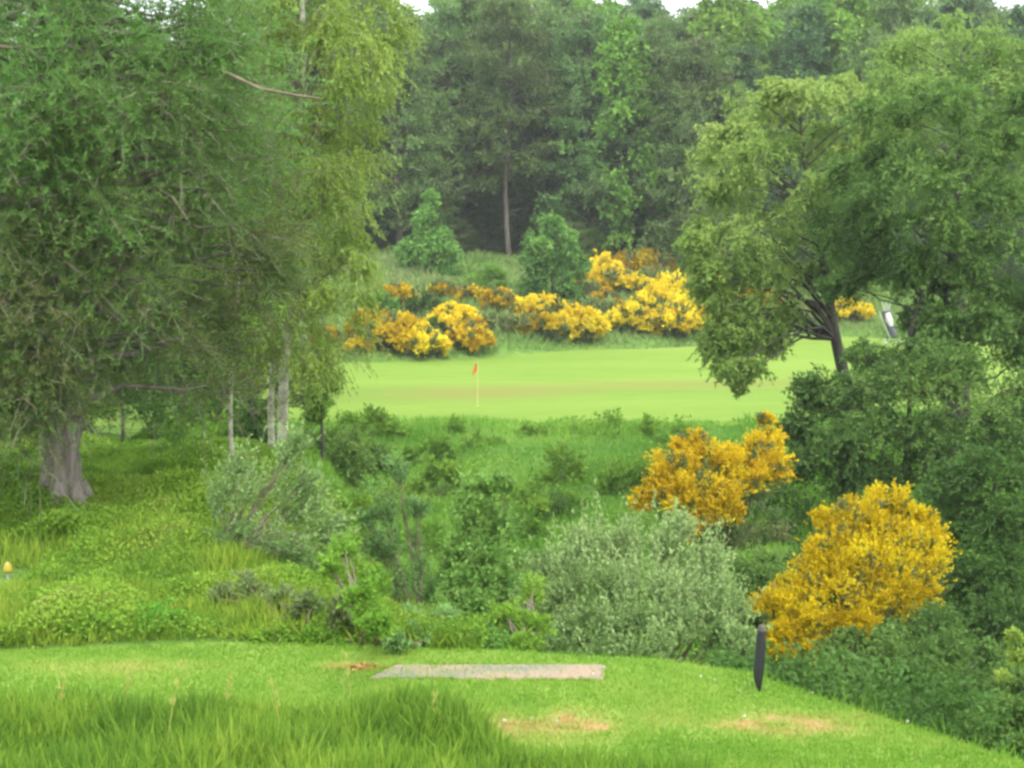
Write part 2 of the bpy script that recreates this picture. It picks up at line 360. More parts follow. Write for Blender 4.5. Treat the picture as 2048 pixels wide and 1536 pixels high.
# long rough grass in front, lower left
def rough_d(x, y):
    e = np.interp(x, [-4, -1.8, -1.0, -.4, .1, 3], [10.4, 10.4, 10.6, 10.4, 9.0, 8.2]); return np.clip((e - y) / .7 + (vnoise(x, y, .5, 8) - .5), 0, 1)
x, y = scatter(60000, fx0, fx1, 8.0, 11.3, rough_d)
b = Buf(); dd = rough_d(x, y); hh = (.08 + .20 * R.random(len(x))) * (.35 + .65 * dd) * (.35 + .8 * vnoise(x, y, .6, 12) + .6 * vnoise(x, y, .17, 15))
blades(b, x, y, hh, .007 + .009 * R.random(len(x)), .42, vnoise(x, y, .45, 13) * .45 + (vnoise(x, y, .12, 14) - .5) * .4 + R.random(len(x)) * .5 - .14)
for (px, py, X2, h2) in [(335, 1530, .10, .62), (700, 1400, -.03, .3), (250, 1440, .05, .34), (450, 1450, .04, .3), (560, 1480, -.05, .36), (120, 1460, .03, .35), (860, 1470, .03, .25)]:
    q = hit(px, py, 8); t = np.linspace(0, 1, 6)[:, None]; p = q + t * np.array([0, 0, h2]) + t ** 2 * np.array([X2, 0, 0])
    b.tube(p, np.linspace(.004, .002, 6), 4, .97)
    leaves(b, p[3:].repeat(12, 0) + R.normal(size=(36, 3)) * .008, norm(R.normal(size=(36, 3)) * .3 + [0, 0, 1]), .05, .008, .95)
tag(b.build('rough_grass', G['grass']), 'long rough grass in front of the tee', 'grass', kind='stuff')
# clover heads
x, y = scatter(60, fx0, fx1, 8.6, 11.6, lambda x, y: tee_in(x, y) * (vnoise(x, y, .5, 21) > .55) * (x > -.2))
b = Buf(); n = len(x); p = np.stack([x, y, H(x, y) + .04], 1)
for k in range(5): leaves(b, p, norm(R.normal(size=(n, 3)) + [0, 0, .6]), .016, .014, R.random(n))
G['clover'] = leaf_mat('clover_white', [(.45, .5, .36), (.65, .68, .55)], .2)
tag(b.build('clover_flowers', G['clover']), 'scattered small white clover heads in the tee grass', 'flowers', kind='stuff')
# tall grass and bilberry over the left bank
b = Buf(); x, y = scatter(95000, lambda y: -.40 * y, lambda y: -.02 * y, 11.8, 32, lambda x, y: (y > np.interp(x, TX, TY) + .05) * sm(4.5, 1.0, x - np.interp(y, [10, 12, 16, 20, 27, 32], [-.6, -.9, -1.7, -2.0, -2.4, -3.2])))
n = len(x); pt = vnoise(x, y, 1.6, 31)
g = ~((x < -4.9) & (abs(y - 14.9) < .9)) & (y < 17.5 + 2 * (vnoise(x, y, 2, 33) - .5)) & (R.random(n) < .75)
sc_ = np.sqrt(y / 13)
hh = np.where(g, .10 + .20 * R.random(n), .08 + .12 * R.random(n)) * (.3 + 1.0 * vnoise(x, y, .7, 34) + .5 * vnoise(x, y, .22, 32))
hh = hh * .72
blades(b, x[g], y[g], hh[g], (.017 * sc_)[g], .35, (vnoise(x, y, .8, 35) * .35 + (vnoise(x, y, .2, 39) - .5) * .45 + R.random(n) * .4 + .05)[g])
tag(b.build('bank_grass', G['grass']), 'tall fresh grass on the left bank beyond the tee', 'grass', kind='stuff')
b = Buf(); k = ~g & ~((x < -5.0) & (y < 17)); x2, y2 = x[k].repeat(7), y[k].repeat(7); n = len(x2); x2 = x2 + R.normal(size=n) * .06; y2 = y2 + R.normal(size=n) * .06
hz = (vnoise(x2, y2, .8, 36) ** 1.5) * .45 + R.random(n) * .06
p = np.stack([x2, y2, H(x2, y2) + hz * R.random(n) ** .5], 1)
leaves(b, p, norm(R.normal(size=(n, 3)) * .7 + [0, 0, .5]), .045 * np.sqrt(y2 / 15), .026 * np.sqrt(y2 / 15), np.clip(vnoise(x2, y2, .5, 37) * .5 + R.random(n) * .3 + .25 * (vnoise(x2, y2, 1.2, 38) > .72), 0, 1), .15)
tag(b.build('ground_cover', G['bilberry']), 'bright green bilberry ground cover around the pine', 'ground cover', kind='stuff')
# grass on the far bank of the gully
b = Buf(); x, y = scatter(120000, lambda y: -.24 * y, lambda y: .37 * y, 26, 61.2, None)
n = len(x); pv = vnoise(x, y, 2.6, 41) * .45 + vnoise(x, y, .8, 42) * .2
hh = (.18 + .3 * R.random(n)) * (.45 + 1.2 * vnoise(x, y, 1.7, 43) ** 1.5) * np.interp(y, [59.8, 61.2], [1, .55])
blades(b, x, y, hh, .03 + .02 * R.random(n), .4, pv + R.random(n) * .25)
tag(b.build('hillside_grass', G['bank']), 'long mixed grass covering the slope below the green', 'grass', kind='stuff')
b = Buf(); x, y = scatter(36000, lambda y: -.24 * y, lambda y: .37 * y, 24, 60.5, lambda x, y: (vnoise(x, y, 2.2, 44) > .5) * 1.)
n = len(x); hz = (vnoise(x, y, 1.1, 45)) * .75
p = np.stack([x, y, H(x, y) + hz * R.random(n) ** .5], 1)
leaves(b, p, norm(R.normal(size=(n, 3)) + [0, 0, .2]), .2, .08, vnoise(x, y, 1.2, 46) * .6 + R.random(n) * .35, .2)
tag(b.build('bracken_cover', G['bracken']), 'bracken and bramble mass over the gully slope', 'ground cover', kind='stuff')
# rough on the bank behind the green
b = Buf(); x, y = scatter(110000, lambda y: -.2 * y - 2, lambda y: .38 * y, 80, 150, lambda x, y: (y > edge_back(x) - .1) * 1., False)
n = len(x); hh = (.25 + .5 * R.random(n)) * (.4 + 1.1 * vnoise(x, y, 2.5, 51)) * np.interp(y - edge_back(x), [0, 1.5], [.5, 1])
blades(b, x, y, hh, .08 + .05 * R.random(n), .45, vnoise(x, y, 4, 52) * .6 + R.random(n) * .3 + sm(0, 4, y - edge_back(x)) * .05)
tag(b.build('back_rough', G['bank_far']), 'rough grass on the bank behind the green', 'grass', kind='stuff')
# tufts along the edge of the green
b = Buf(); x, y = scatter(9000, lambda y: -.22 * y, lambda y: .36 * y, 59.2, 61.6, lambda x, y: vnoise(x, y, 1.3, 55) > .35, False); n = len(x)
blades(b, x, y, (.2 + .45 * R.random(n)) * vnoise(x, y, 1.0, 56), .04, .3, .25 + R.random(n) * .35)
tag(b.build('fringe_grass', G['bank']), 'ragged tall grass along the near lip of the green', 'grass', kind='stuff')
# right slope ground plants
b = Buf(); x, y = scatter(60000, lambda y: .14 * y, lambda y: .42 * y, 9.2, 34, lambda x, y: y > np.interp(x, TX, TY) + .12); n = len(x)
hz = vnoise(x, y, .9, 61) * .55
p = np.stack([x, y, H(x, y) + hz * R.random(n) ** .5], 1); s_ = np.sqrt(y / 12)
leaves(b, p, norm(R.normal(size=(n, 3)) + [0, 0, .3]), .06 * s_, .032 * s_, vnoise(x, y, .7, 62) * .6 + R.random(n) * .4, .2)
tag(b.build('nettle_cover', G['dark']), 'dark nettles and brambles on the right slope', 'ground cover', kind='stuff')
# grass along the right lip of the tee
b = Buf(); x, y = scatter(16000, lambda y: -.375 * y, lambda y: .5 * y, 8.0, 12.6, lambda x, y: np.exp(-((y - np.interp(x, TX, TY) - .08) / .16) ** 2) * np.where(x < -1.4, .2, 1)); n = len(x)
blades(b, x, y, (.04 + .10 * R.random(n)) * (.5 + vnoise(x, y, .3, 63)) * np.where(x > 1.9, 1.35, .8), .008, .4, vnoise(x, y, .6, 64) * .5 + R.random(n) * .3)
tag(b.build('edge_grass', G['grass']), 'uncut grass fringe along the edge of the tee', 'grass', kind='stuff')

R = np.random.default_rng(19)
_c = [hit(735, 1361, 9), hit(1207, 1363, 9), hit(1212, 1336, 9), hit(786, 1333, 9)]; xs_, ys_ = [], []
for i in range(4):
    p, q = _c[i], _c[(i + 1) % 4]; t = R.random(1500 if i % 2 == 0 else 400); t = t[vnoise(t * 2, t * 0 + i, .12, 71) > .5]
    xs_.append(p[0] + (q[0] - p[0]) * t + R.normal(size=len(t)) * .012); ys_.append(p[1] + (q[1] - p[1]) * t + R.normal(size=len(t)) * .012)
x, y = np.concatenate(xs_), np.concatenate(ys_); b = Buf(); blades(b, x, y, .03 + .03 * R.random(len(x)), .007, .7, R.random(len(x)) * .7)
tag(b.build('mat_edge_grass', G['lawn']), 'grass creeping over the rim of the tee mat', 'grass', kind='stuff')
# ------------------------------------------------------------------ generic far trees
def mk_pine(name, Ht, rad, lo, ncl, m, seed, leafm_flat=.3, L=.34, W=.13, zsq=.2, conic=False, nt=28, nl=11, bark='far', dead=14, bend=.5, dr=.15, stretch=.8):
    global R
    R = np.random.default_rng(seed)
    tr = trunk_path([(0, 0, -.6, .30), (R.normal() * bend * .3, R.normal() * bend * .3, Ht * .3, .22), (R.normal() * bend, R.normal() * bend, Ht * .65, .15), (R.normal() * bend, R.normal() * bend, Ht * .97, .03)], 14, .04)
    u = R.random(ncl); h = lo + (1 - lo) * (u ** .85)
    prof = (1 - (h - lo) / (1 - lo)) ** .75 + .1 if conic else np.sin(np.clip((h - lo) / (1 - lo), .04, 1) ** .75 * PI * .93 + .12) ** .6 + .08
    a = R.random(ncl) * 2 * PI; rr = rad * prof * (.35 + .65 * np.sqrt(R.random(ncl))) * (.75 + .5 * R.random(ncl))
    cx = np.interp(h * Ht, tr[:, 2], tr[:, 0]); cy = np.interp(h * Ht, tr[:, 2], tr[:, 1])
    cen = np.stack([cx + np.cos(a) * rr, cy + np.sin(a) * rr, h * Ht], 1)
    out = np.stack([np.cos(a), np.sin(a), np.full(ncl, .1)], 1)
    lf = Buf(); cr = (.6 + .7 * R.random(ncl)) * rad / 2.9 * (1 if not conic else .8)
    sprays(lf, cen, cr, out, nt, nl, .8, dr, L, W, flat=leafm_flat, zs=zsq, lift=.2, stretch=stretch, spread=.6)
    tb = Buf()
    for i in range(dead):
        z0 = Ht * R.uniform(.18, lo + .25); a0 = R.random() * 2 * PI; ln = R.uniform(.8, 2.6)
        o = np.array([np.interp(z0, tr[:, 2], tr[:, 0]), np.interp(z0, tr[:, 2], tr[:, 1]), z0])
        t = np.linspace(0, 1, 5)[:, None]; p = o + t * np.array([math.cos(a0) * ln, math.sin(a0) * ln, R.uniform(-.3, .4)]) + R.normal(size=(5, 3)) * .08 * t
        tb.tube(p, np.linspace(.05, .012, 5), 4)
    return finish_tree(name, (0, 0, 0), tr, cen, lf, m, B[bark], tb, 7, dict(r0=.07, rise=.25, lo=lo * .8))
protos = {
 'pine_a': mk_pine('scots_pine', 21, 3.5, .20, 95, G['pine_far'], 101),
 'pine_b': mk_pine('scots_pine', 23, 3.2, .28, 85, G['pine_far'], 102, bend=.9),
 'pine_c': mk_pine('scots_pine', 19, 3.9, .10, 110, G['pine_far'], 103),
 'spruce': mk_pine('spruce_tree', 22, 3.1, .06, 115, G['spruce_far'], 104, conic=True, L=.36, W=.13, dr=.3, zsq=.3),
 'birch': mk_pine('birch_tree', 19, 3.2, .08, 100, G['light_far'], 105, leafm_flat=0, L=.34, W=.2, zsq=.9, dead=5, dr=.4, bark='far', stretch=0.),
}
used = {k: False for k in protos}
def place(kind, x, y, rz, sc, label, cat, group):
    z = gz(x, y) - .1
    p = protos[kind]
    if not used[kind]:
        used[kind] = True; p.location = (x, y, z); p.rotation_euler.z = rz; p.scale = (sc, sc, sc) if not hasattr(sc, '__len__') else sc; o = p
    else: o = copy_thing(p, (x, y, z), rz, sc)
    return tag(o, label, cat, group)
GR = 'trees of the wood behind the green'
rr = np.random.default_rng(77)
# front of the wood: placed by hand, px of the trunk, depth, height of top in the photo
front = [
 ('spruce', 730, 126, 20, 'dark conifer at the edge of the wood beside the drooping birch'),
 ('pine_c', 800, 122, 60, 'broad grey-green pine standing behind the pale conical sapling'),
 ('pine_a', 905, 130, 20, 'tall dark green pine between the two saplings'),
 ('pine_b', 1020, 124, 30, 'pine with a bare brown trunk left of the round sapling'),
 ('pine_a', 1105, 132, 50, 'grey-green pine directly behind the round sapling'),
 ('pine_c', 1175, 127, 60, 'pine with brownish lower branches right of the round sapling'),
 ('birch', 1250, 126, 75, 'bright green broadleaf tree in the middle of the wood'),
 ('pine_b', 1330, 124, 70, 'pine rising behind the yellow bushes on the bank'),
 ('pine_c', 1395, 121, 110, 'bushy brownish pine above the orange end of the blossom bank'),
 ('spruce', 1480, 126, 120, 'dark conifer left of the gap of sky'),
 ('birch', 1440, 134, 30, 'light green crown rising over the brownish pine'),
 ('spruce', 1610, 128, 40, 'dark blue-green conifer right of the gap of sky'),
 ('birch', 1680, 130, 10, 'light green crown above the tall pale birch'),
 ('pine_a', 1790, 128, 5, 'olive pine behind the tops of the right birches'),
 ('spruce', 1910, 130, 20, 'dark conifer near the right end of the wood'),
 ('spruce', 2040, 128, 40, 'thin dark conifer against the white sky at the right edge'),
]
Hs = {'pine_a': 21, 'pine_b': 23, 'pine_c': 19, 'spruce': 22, 'birch': 19}
for kind, px, Y, top, lab in front:
    x = (px - 1024) / F * Y; zt = at(px, top, Y)[2]; s = (zt - gz(x, Y)) / Hs[kind] * 1.05
    place(kind, x, Y, rr.uniform(0, 6.28), (s * .95, s * .95, s), lab, 'tree', GR)
# back rows
tops = [(600, 20), (840, 5), (880, 60), (930, 15), (1000, -5), (1060, 10), (1085, 60), (1120, 5), (1250, 20), (1320, 15), (1370, 45), (1430, 5), (1510, 0), (1552, 95), (1600, -10), (1750, 0), (1900, 10), (1960, -10), (2005, 75), (2048, 60), (2200, 20)]
for row, Y in enumerate([138, 146, 155, 166]):
    px = 560 + row * 17
    while px < 2230:
        Yj = Y + rr.uniform(-2.5, 2.5); x = (px - 1024) / F * Yj
        top = np.interp(px, [t[0] for t in tops], [t[1] for t in tops]) + rr.uniform(-35, 35)
        kind = rr.choice(['pine_a', 'pine_b', 'pine_c', 'spruce', 'birch'], p=[.25, .2, .2, .22, .13])
        s = (at(px, top, Yj)[2] - gz(x, Yj)) / Hs[kind]
        lab = {'pine': 'pine crown among the back rows of the wood', 'spru': 'dark conifer crown among the back rows of the wood', 'birc': 'light green crown among the back rows of the wood'}[kind[:4]]
        place(kind, x, Yj, rr.uniform(0, 6.28), (s * .9, s * .9, s), lab, 'tree', GR)
        px += rr.uniform(75, 105)
for i in range(84):
    px = 560 + i * 19.5 + rr.uniform(-14, 14); Yj = rr.choice([125, 130, 136, 145]) + rr.uniform(-3, 3); x = (px - 1024) / F * Yj; s = rr.uniform(.16, .34)
    kind = rr.choice(['spruce', 'birch', 'pine_c'], p=[.35, .35, .3])
    place(kind, x, Yj, rr.uniform(0, 6.28), (s * 1.7, s * 1.7, s), 'low young tree filling the shade under the wood', 'young tree', 'young growth under the wood')
# wood on the left, behind the large pine
GL = 'trees on the left beyond the large pine'
for i, (kind, x, y, s) in enumerate([('pine_c', -12, 40, .62), ('spruce', -16.5, 44, .7), ('pine_c', -9.5, 52, .6), ('spruce', -21, 50, .8), ('pine_a', -14, 60, .75), ('birch', -11.5, 36, .5), ('birch', -17, 72, .7), ('pine_b', -23, 85, .8), ('spruce', -29, 100, .9), ('pine_a', -22, 112, .9), ('pine_a', -27, 65, .8)]):
    place(kind, x, y, rr.uniform(0, 6.28), s, 'tree crown in the shade behind the large left pine', 'tree', GL)

# ------------------------------------------------------------------ near pine on the left
R = np.random.default_rng(21)
b0 = hit(128, 1018, 12); b0[1] = max(b0[1], 17); PY = 19.0
b0 = np.array([at(125, 1015, PY)[0], PY, 0]); b0[2] = gz(b0[0], b0[1])
def T(px, py, Y, r): p = at(px, py, Y); return (p[0], p[1], p[2], r)
tr = trunk_path([(b0[0], b0[1], b0[2] - .25, .46), T(122, 985, PY, .28), T(122, 900, PY, .25), T(124, 760, PY, .24), T(118, 400, PY, .25), T(100, 0, PY, .21), T(90, -500, PY, .13), T(95, -900, PY, .04)], 26, .01)
tr[0, 3] = .38; tr[1, 3] = .31; tr[2, 3] = .27
n = 290; a = R.random(n) * 2 * PI; h = R.uniform(0, 1, n) ** 1.15
zz = 1.7 + h * 7.4
rad = 2.85 * np.sin(np.clip(.25 + h * .8, 0, 1) * PI * .9) ** .5 * (.3 + .7 * np.sqrt(R.random(n)))
cen = np.stack([b0[0] + np.cos(a) * rad, b0[1] + np.sin(a) * rad, zz], 1)
# low hanging boughs in front of the trunk
low = [at(30, 790, 17.6), at(20, 700, 17.0), at(70, 690, 17.5), at(170, 640, 17.8), at(60, 560, 17.2), at(-60, 780, 18), at(210, 690, 18.6), at(10, 850, 17.8), at(-60, 650, 17), at(240, 560, 18), at(150, 560, 17.5), at(300, 420, 18), at(350, 500, 19), at(380, 300, 18), at(90, 620, 17.2), at(160, 700, 17.8), at(120, 480, 17.2), at(210, 460, 17.4), at(60, 300, 17), at(180, 340, 17.2), at(140, 220, 17), at(10, 240, 16.8), at(60, 60, 16.8), at(160, 60, 17), at(230, 180, 17.2), at(40, 540, 16.9), at(190, 580, 17.5), at(420, 150, 18.4), at(330, 200, 17.5), at(200, 250, 17), at(260, 100, 17.4), at(80, 150, 17), at(440, 60, 18.5), at(120, 380, 17), at(30, 420, 16.8)]
cen = np.concatenate([cen, np.array(low + [at(60, 830, 17.6), at(105, 770, 17.7), at(20, 860, 17.4), at(80, 770, 17.2), at(140, 745, 17.5), at(110, 715, 17.3), at(50, 760, 17.0), at(75, 820, 17.3), at(30, 800, 16.9), at(-20, 830, 17.2)])])
out = norm(cen - np.stack([np.interp(cen[:, 2], tr[:, 2], tr[:, 0]), np.interp(cen[:, 2], tr[:, 2], tr[:, 1]), cen[:, 2]], 1)); out[:, 2] -= .1
keep = ~((cen[:, 0] > b0[0] + .8) & (cen[:, 2] < 2.5) & (cen[:, 1] < 19.5)) & ~((cen[:, 0] > b0[0] - .45) & (cen[:, 2] < 2.75) & (cen[:, 1] < 19.3) & (cen[:, 0] < b0[0] + 1.2) & (cen[:, 1] > 17.75)) & (cen[:, 2] > 1.35); cen, out = cen[keep], out[keep]
lf = Buf(); tw = Buf(); cr = .38 + .5 * R.random(len(cen)) ** 1.5
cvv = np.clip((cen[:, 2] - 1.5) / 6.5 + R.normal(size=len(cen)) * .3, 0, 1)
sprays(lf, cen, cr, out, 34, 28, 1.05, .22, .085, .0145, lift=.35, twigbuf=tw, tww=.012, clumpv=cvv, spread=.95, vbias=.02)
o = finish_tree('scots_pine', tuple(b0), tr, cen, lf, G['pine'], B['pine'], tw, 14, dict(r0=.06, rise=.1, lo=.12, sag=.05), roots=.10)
# bare limbs
for pts, r in [([(440, 140, 17.6), (520, 178, 17.4), (600, 192, 17.2), (640, 197, 17.1)], .028), ([(-20, 92, 17), (30, 96, 16.8), (60, 92, 16.7)], .03), ([(-20, 475, 17), (40, 473, 16.8), (85, 470, 16.6)], .022), ([(-20, 590, 17), (5, 597, 16.9), (15, 620, 16.8)], .035), ([(310, 375, 18), (345, 395, 17.6), (375, 440, 17.4)], .03), ([(-30, 208, 17), (60, 212, 16.8), (80, 260, 16.8)], .02), ([(240, 660, 18), (270, 675, 17.6), (300, 700, 17.5)], .012)]:
    db = Buf(); db.tube([at(*p) for p in pts], np.linspace(r, r * .4, len(pts)), 5); db.build('dead_limb', B['twig'], o, tuple(b0))
tag(o, 'large pine with thick grey trunk and sagging boughs on the left bank', 'tree')

# ------------------------------------------------------------------ drooping birch beside it
def image_tree(name, label, base, trunk_pts, clumps, leafm, barkm, nt, nl, L, W, droop, tl=.95, zs=.8, dj=1.2, seed=1, flat=0, sub=3, lift=0, cat='tree', crad=1., stems=(), spread=.8, group=None, vb=0., k=8, limb_kw=None, tww=.014, stretch=0., crown='crown'):
    """clumps (px, py, r_px, depth, [brightness]); each is broken into smaller ones at scattered depths"""
    global R
    R = np.random.default_rng(seed); cen = []; rad = []; cv = []
    for c in clumps:
        px, py, rp, Y = c[:4]; v = c[4] if len(c) > 4 else .5
        p = at(px, py, Y); r = rp * mpp(Y)
        for i in range(sub):
            q = norm(R.normal(size=3)) * R.random() ** .4 * r * .75; q[1] *= dj
            cen.append(p + q); rad.append(r * (.5 + .25 * R.random())); cv.append(np.clip(v + R.normal() * .18, 0, 1))
    cen = np.array(cen); rad = np.array(rad) * crad; cv = np.array(cv)
    base = np.array(base, float)
    tr = trunk_path(trunk_pts, 18, .0)
    ax = np.stack([np.interp(cen[:, 2], tr[:, 2], tr[:, 0]), np.interp(cen[:, 2], tr[:, 2], tr[:, 1]), cen[:, 2] - .3], 1)
    out = norm(cen - ax)
    lf = Buf(); tw = Buf()
    sprays(lf, cen, rad, out, nt, nl, tl, droop, L, W, flat=flat, zs=zs, twigbuf=tw, tww=tww, clumpv=cv, lift=lift, spread=spread, vbias=vb, stretch=stretch)
    o = finish_tree(name, tuple(base), tr, cen[::max(1, sub - 1)], lf, leafm, barkm, tw, k, limb_kw or dict(r0=.05, rise=.5, lo=.2, sag=.08), crown=crown)
    for st in stems:
        s = trunk_path(st, 10); sb = Buf(); sb.tube(s[:, :3], s[:, 3], 7); sb.build('stem', barkm, o, tuple(base), True)
    return tag(o, label, cat, group)

def gb(px, Y): x = (px - 1024) / F * Y; return np.array([x, Y, gz(x, Y)])
BY = 26.
bb = gb(562, BY)
cl = []
rs = np.random.default_rng(31)
for py in range(-420, 760, 52):
    lo_, hi_ = np.interp(py, [-420, -200, 0, 100, 200, 330, 400, 480, 600, 700], [520, 430, 400, 400, 400, 400, 400, 400, 420, 470]), np.interp(py, [-420, -200, 0, 60, 200, 330, 400, 480, 600, 700], [640, 740, 800, 805, 775, 715, 745, 725, 715, 660])
    px = lo_ + 20
    while px < hi_:
        cl.append((px + rs.uniform(-15, 15), py + rs.uniform(-20, 20), rs.uniform(38, 58), BY + rs.uniform(-1.7, 1.7), np.clip(.45 + (px - 600) / 500 + rs.normal() * .15, 0, 1))); px += rs.uniform(48, 68)
image_tree('birch_tree', 'weeping birch with hanging bright green twigs right of the large pine', bb,
    [(bb[0], BY, bb[2] - .2, .13), T(566, 860, BY, .10), T(566, 740, BY, .085), T(590, 500, BY, .07), T(610, 200, BY, .06), T(600, -200, BY, .03), T(590, -420, BY, .01)],
    cl, G['birch'], B['birch'], 22, 19, .07, .026, .85, tl=1.4, zs=.9, dj=1.4, seed=41, sub=3, lift=-.6,
    stems=[[T(545, 925, BY - .3, .07), T(540, 800, BY - .4, .06), T(548, 700, BY - .4, .05), T(530, 450, BY - .4, .02)]], limb_kw=dict(r0=.018, rise=.8, lo=.25, sag=.1, r1=.005))
# thin birch stem by it
tb0 = gb(466, 23)
image_tree('birch_tree', 'slim white-stemmed young birch left of the weeping birch', tb0,
    [(tb0[0], 23, tb0[2] - .1, .045), T(460, 850, 23, .04), T(462, 760, 23, .035), T(480, 560, 23, .02), T(470, 300, 23, .01)],
    [(465, 700, 45, 23.2, .6), (430, 640, 50, 23, .5), (500, 620, 50, 23, .6), (470, 540, 50, 23, .5), (440, 450, 45, 23, .5), (500, 400, 45, 23, .5), (470, 320, 40, 23, .5), (395, 760, 40, 23.6, .4), (360, 840, 45, 23.8, .3)],
    G['birch'], B['birch'], 16, 14, .07, .03, 1.2, tl=1.3, seed=42, lift=-.5, k=6, limb_kw=dict(r0=.02, rise=.7, lo=.3, sag=.1, r1=.006))
# dark bushes behind the pine and birches
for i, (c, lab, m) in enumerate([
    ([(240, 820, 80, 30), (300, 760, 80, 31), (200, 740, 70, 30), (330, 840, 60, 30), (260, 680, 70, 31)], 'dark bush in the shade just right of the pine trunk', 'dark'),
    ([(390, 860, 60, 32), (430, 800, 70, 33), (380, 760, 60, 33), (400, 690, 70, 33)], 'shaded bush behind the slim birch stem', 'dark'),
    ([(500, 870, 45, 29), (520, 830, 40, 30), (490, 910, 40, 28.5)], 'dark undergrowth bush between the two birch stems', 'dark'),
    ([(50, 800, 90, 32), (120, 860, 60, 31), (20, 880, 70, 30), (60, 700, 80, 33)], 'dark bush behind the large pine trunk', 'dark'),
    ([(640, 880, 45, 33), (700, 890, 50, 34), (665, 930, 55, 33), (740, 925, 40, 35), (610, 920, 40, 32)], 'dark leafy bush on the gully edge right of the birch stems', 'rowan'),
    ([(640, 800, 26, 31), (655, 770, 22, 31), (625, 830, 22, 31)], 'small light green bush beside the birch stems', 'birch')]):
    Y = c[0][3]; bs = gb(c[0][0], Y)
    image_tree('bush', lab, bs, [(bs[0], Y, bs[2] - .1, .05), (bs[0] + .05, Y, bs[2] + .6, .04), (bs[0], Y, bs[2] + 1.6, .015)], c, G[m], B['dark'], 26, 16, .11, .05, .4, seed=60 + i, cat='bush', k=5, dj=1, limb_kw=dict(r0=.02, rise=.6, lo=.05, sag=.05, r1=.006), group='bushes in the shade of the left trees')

# ------------------------------------------------------------------ right hand trees
RY = 44.
rb = gb(1712, RY)
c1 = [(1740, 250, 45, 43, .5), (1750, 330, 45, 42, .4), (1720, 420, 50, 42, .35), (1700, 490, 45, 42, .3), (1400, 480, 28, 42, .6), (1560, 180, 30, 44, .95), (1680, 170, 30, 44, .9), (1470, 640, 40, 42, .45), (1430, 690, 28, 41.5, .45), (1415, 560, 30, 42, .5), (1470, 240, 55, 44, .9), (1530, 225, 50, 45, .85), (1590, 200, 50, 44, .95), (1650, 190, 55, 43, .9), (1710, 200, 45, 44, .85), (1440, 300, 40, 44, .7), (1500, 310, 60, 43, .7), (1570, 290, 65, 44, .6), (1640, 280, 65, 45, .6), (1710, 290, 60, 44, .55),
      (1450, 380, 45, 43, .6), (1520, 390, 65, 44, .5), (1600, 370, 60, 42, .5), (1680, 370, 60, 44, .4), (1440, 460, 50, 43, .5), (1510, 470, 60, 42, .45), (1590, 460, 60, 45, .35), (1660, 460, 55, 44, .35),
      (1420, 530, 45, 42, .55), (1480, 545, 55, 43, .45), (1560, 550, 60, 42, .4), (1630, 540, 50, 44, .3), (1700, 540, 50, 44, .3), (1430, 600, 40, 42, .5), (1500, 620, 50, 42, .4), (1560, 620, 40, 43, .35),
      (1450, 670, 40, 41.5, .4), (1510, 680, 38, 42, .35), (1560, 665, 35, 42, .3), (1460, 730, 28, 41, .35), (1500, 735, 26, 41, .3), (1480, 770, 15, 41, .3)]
image_tree('birch_tree', 'pale green birch with leaning dark trunk beside the green', rb,
    [(rb[0], RY, rb[2] - .3, .26), T(1700, 790, RY, .21), T(1672, 690, RY, .18), T(1660, 610, RY, .16), T(1648, 520, RY, .14), T(1620, 400, RY, .10), T(1600, 270, RY, .05), T(1600, 190, RY, .01)],
    c1, G['birch_pale'], B['dark'], 26, 18, .12, .052, .5, tl=1.7, seed=71, sub=5, crad=.72, zs=.35, stretch=.6, spread=1.0, dj=1.5, lift=-.2, limb_kw=dict(r0=.035, rise=.55, lo=.35, sag=.12, r1=.01))
c2 = [(1790, 110, 45, 50, .6), (1850, 85, 50, 50, .75), (1920, 75, 50, 51, .7), (1985, 95, 50, 50, .6), (2040, 130, 50, 50, .5), (1780, 180, 55, 50, .5), (1850, 170, 60, 49, .6), (1930, 160, 60, 50, .55), (2010, 190, 60, 50, .45), (1770, 260, 55, 50, .4), (1840, 260, 60, 49, .5), (1920, 250, 60, 49, .45), (2000, 280, 60, 50, .4), (2080, 240, 60, 50, .5), (1780, 340, 50, 49, .4), (1860, 350, 55, 50, .3), (1950, 350, 55, 50, .4), (2040, 360, 55, 50, .3), (2130, 330, 60, 50, .5)]
rb = gb(1930, 50)
image_tree('birch_tree', 'tallest hazy olive birch crown at the top right', rb,
    [(rb[0], 50, rb[2] - .3, .28), T(1925, 700, 50, .22), T(1915, 400, 50, .16), T(1930, 200, 50, .07), T(1920, 90, 50, .01)],
    c2, G['birch_pale'], B['dark'], 25, 17, .13, .055, .4, tl=1.7, seed=72, sub=5, crad=.75, zs=.4, stretch=.5, spread=1.0, dj=1.6, lift=-.1, vb=-.08, limb_kw=dict(r0=.06, rise=.6, lo=.35, sag=.1, r1=.015))
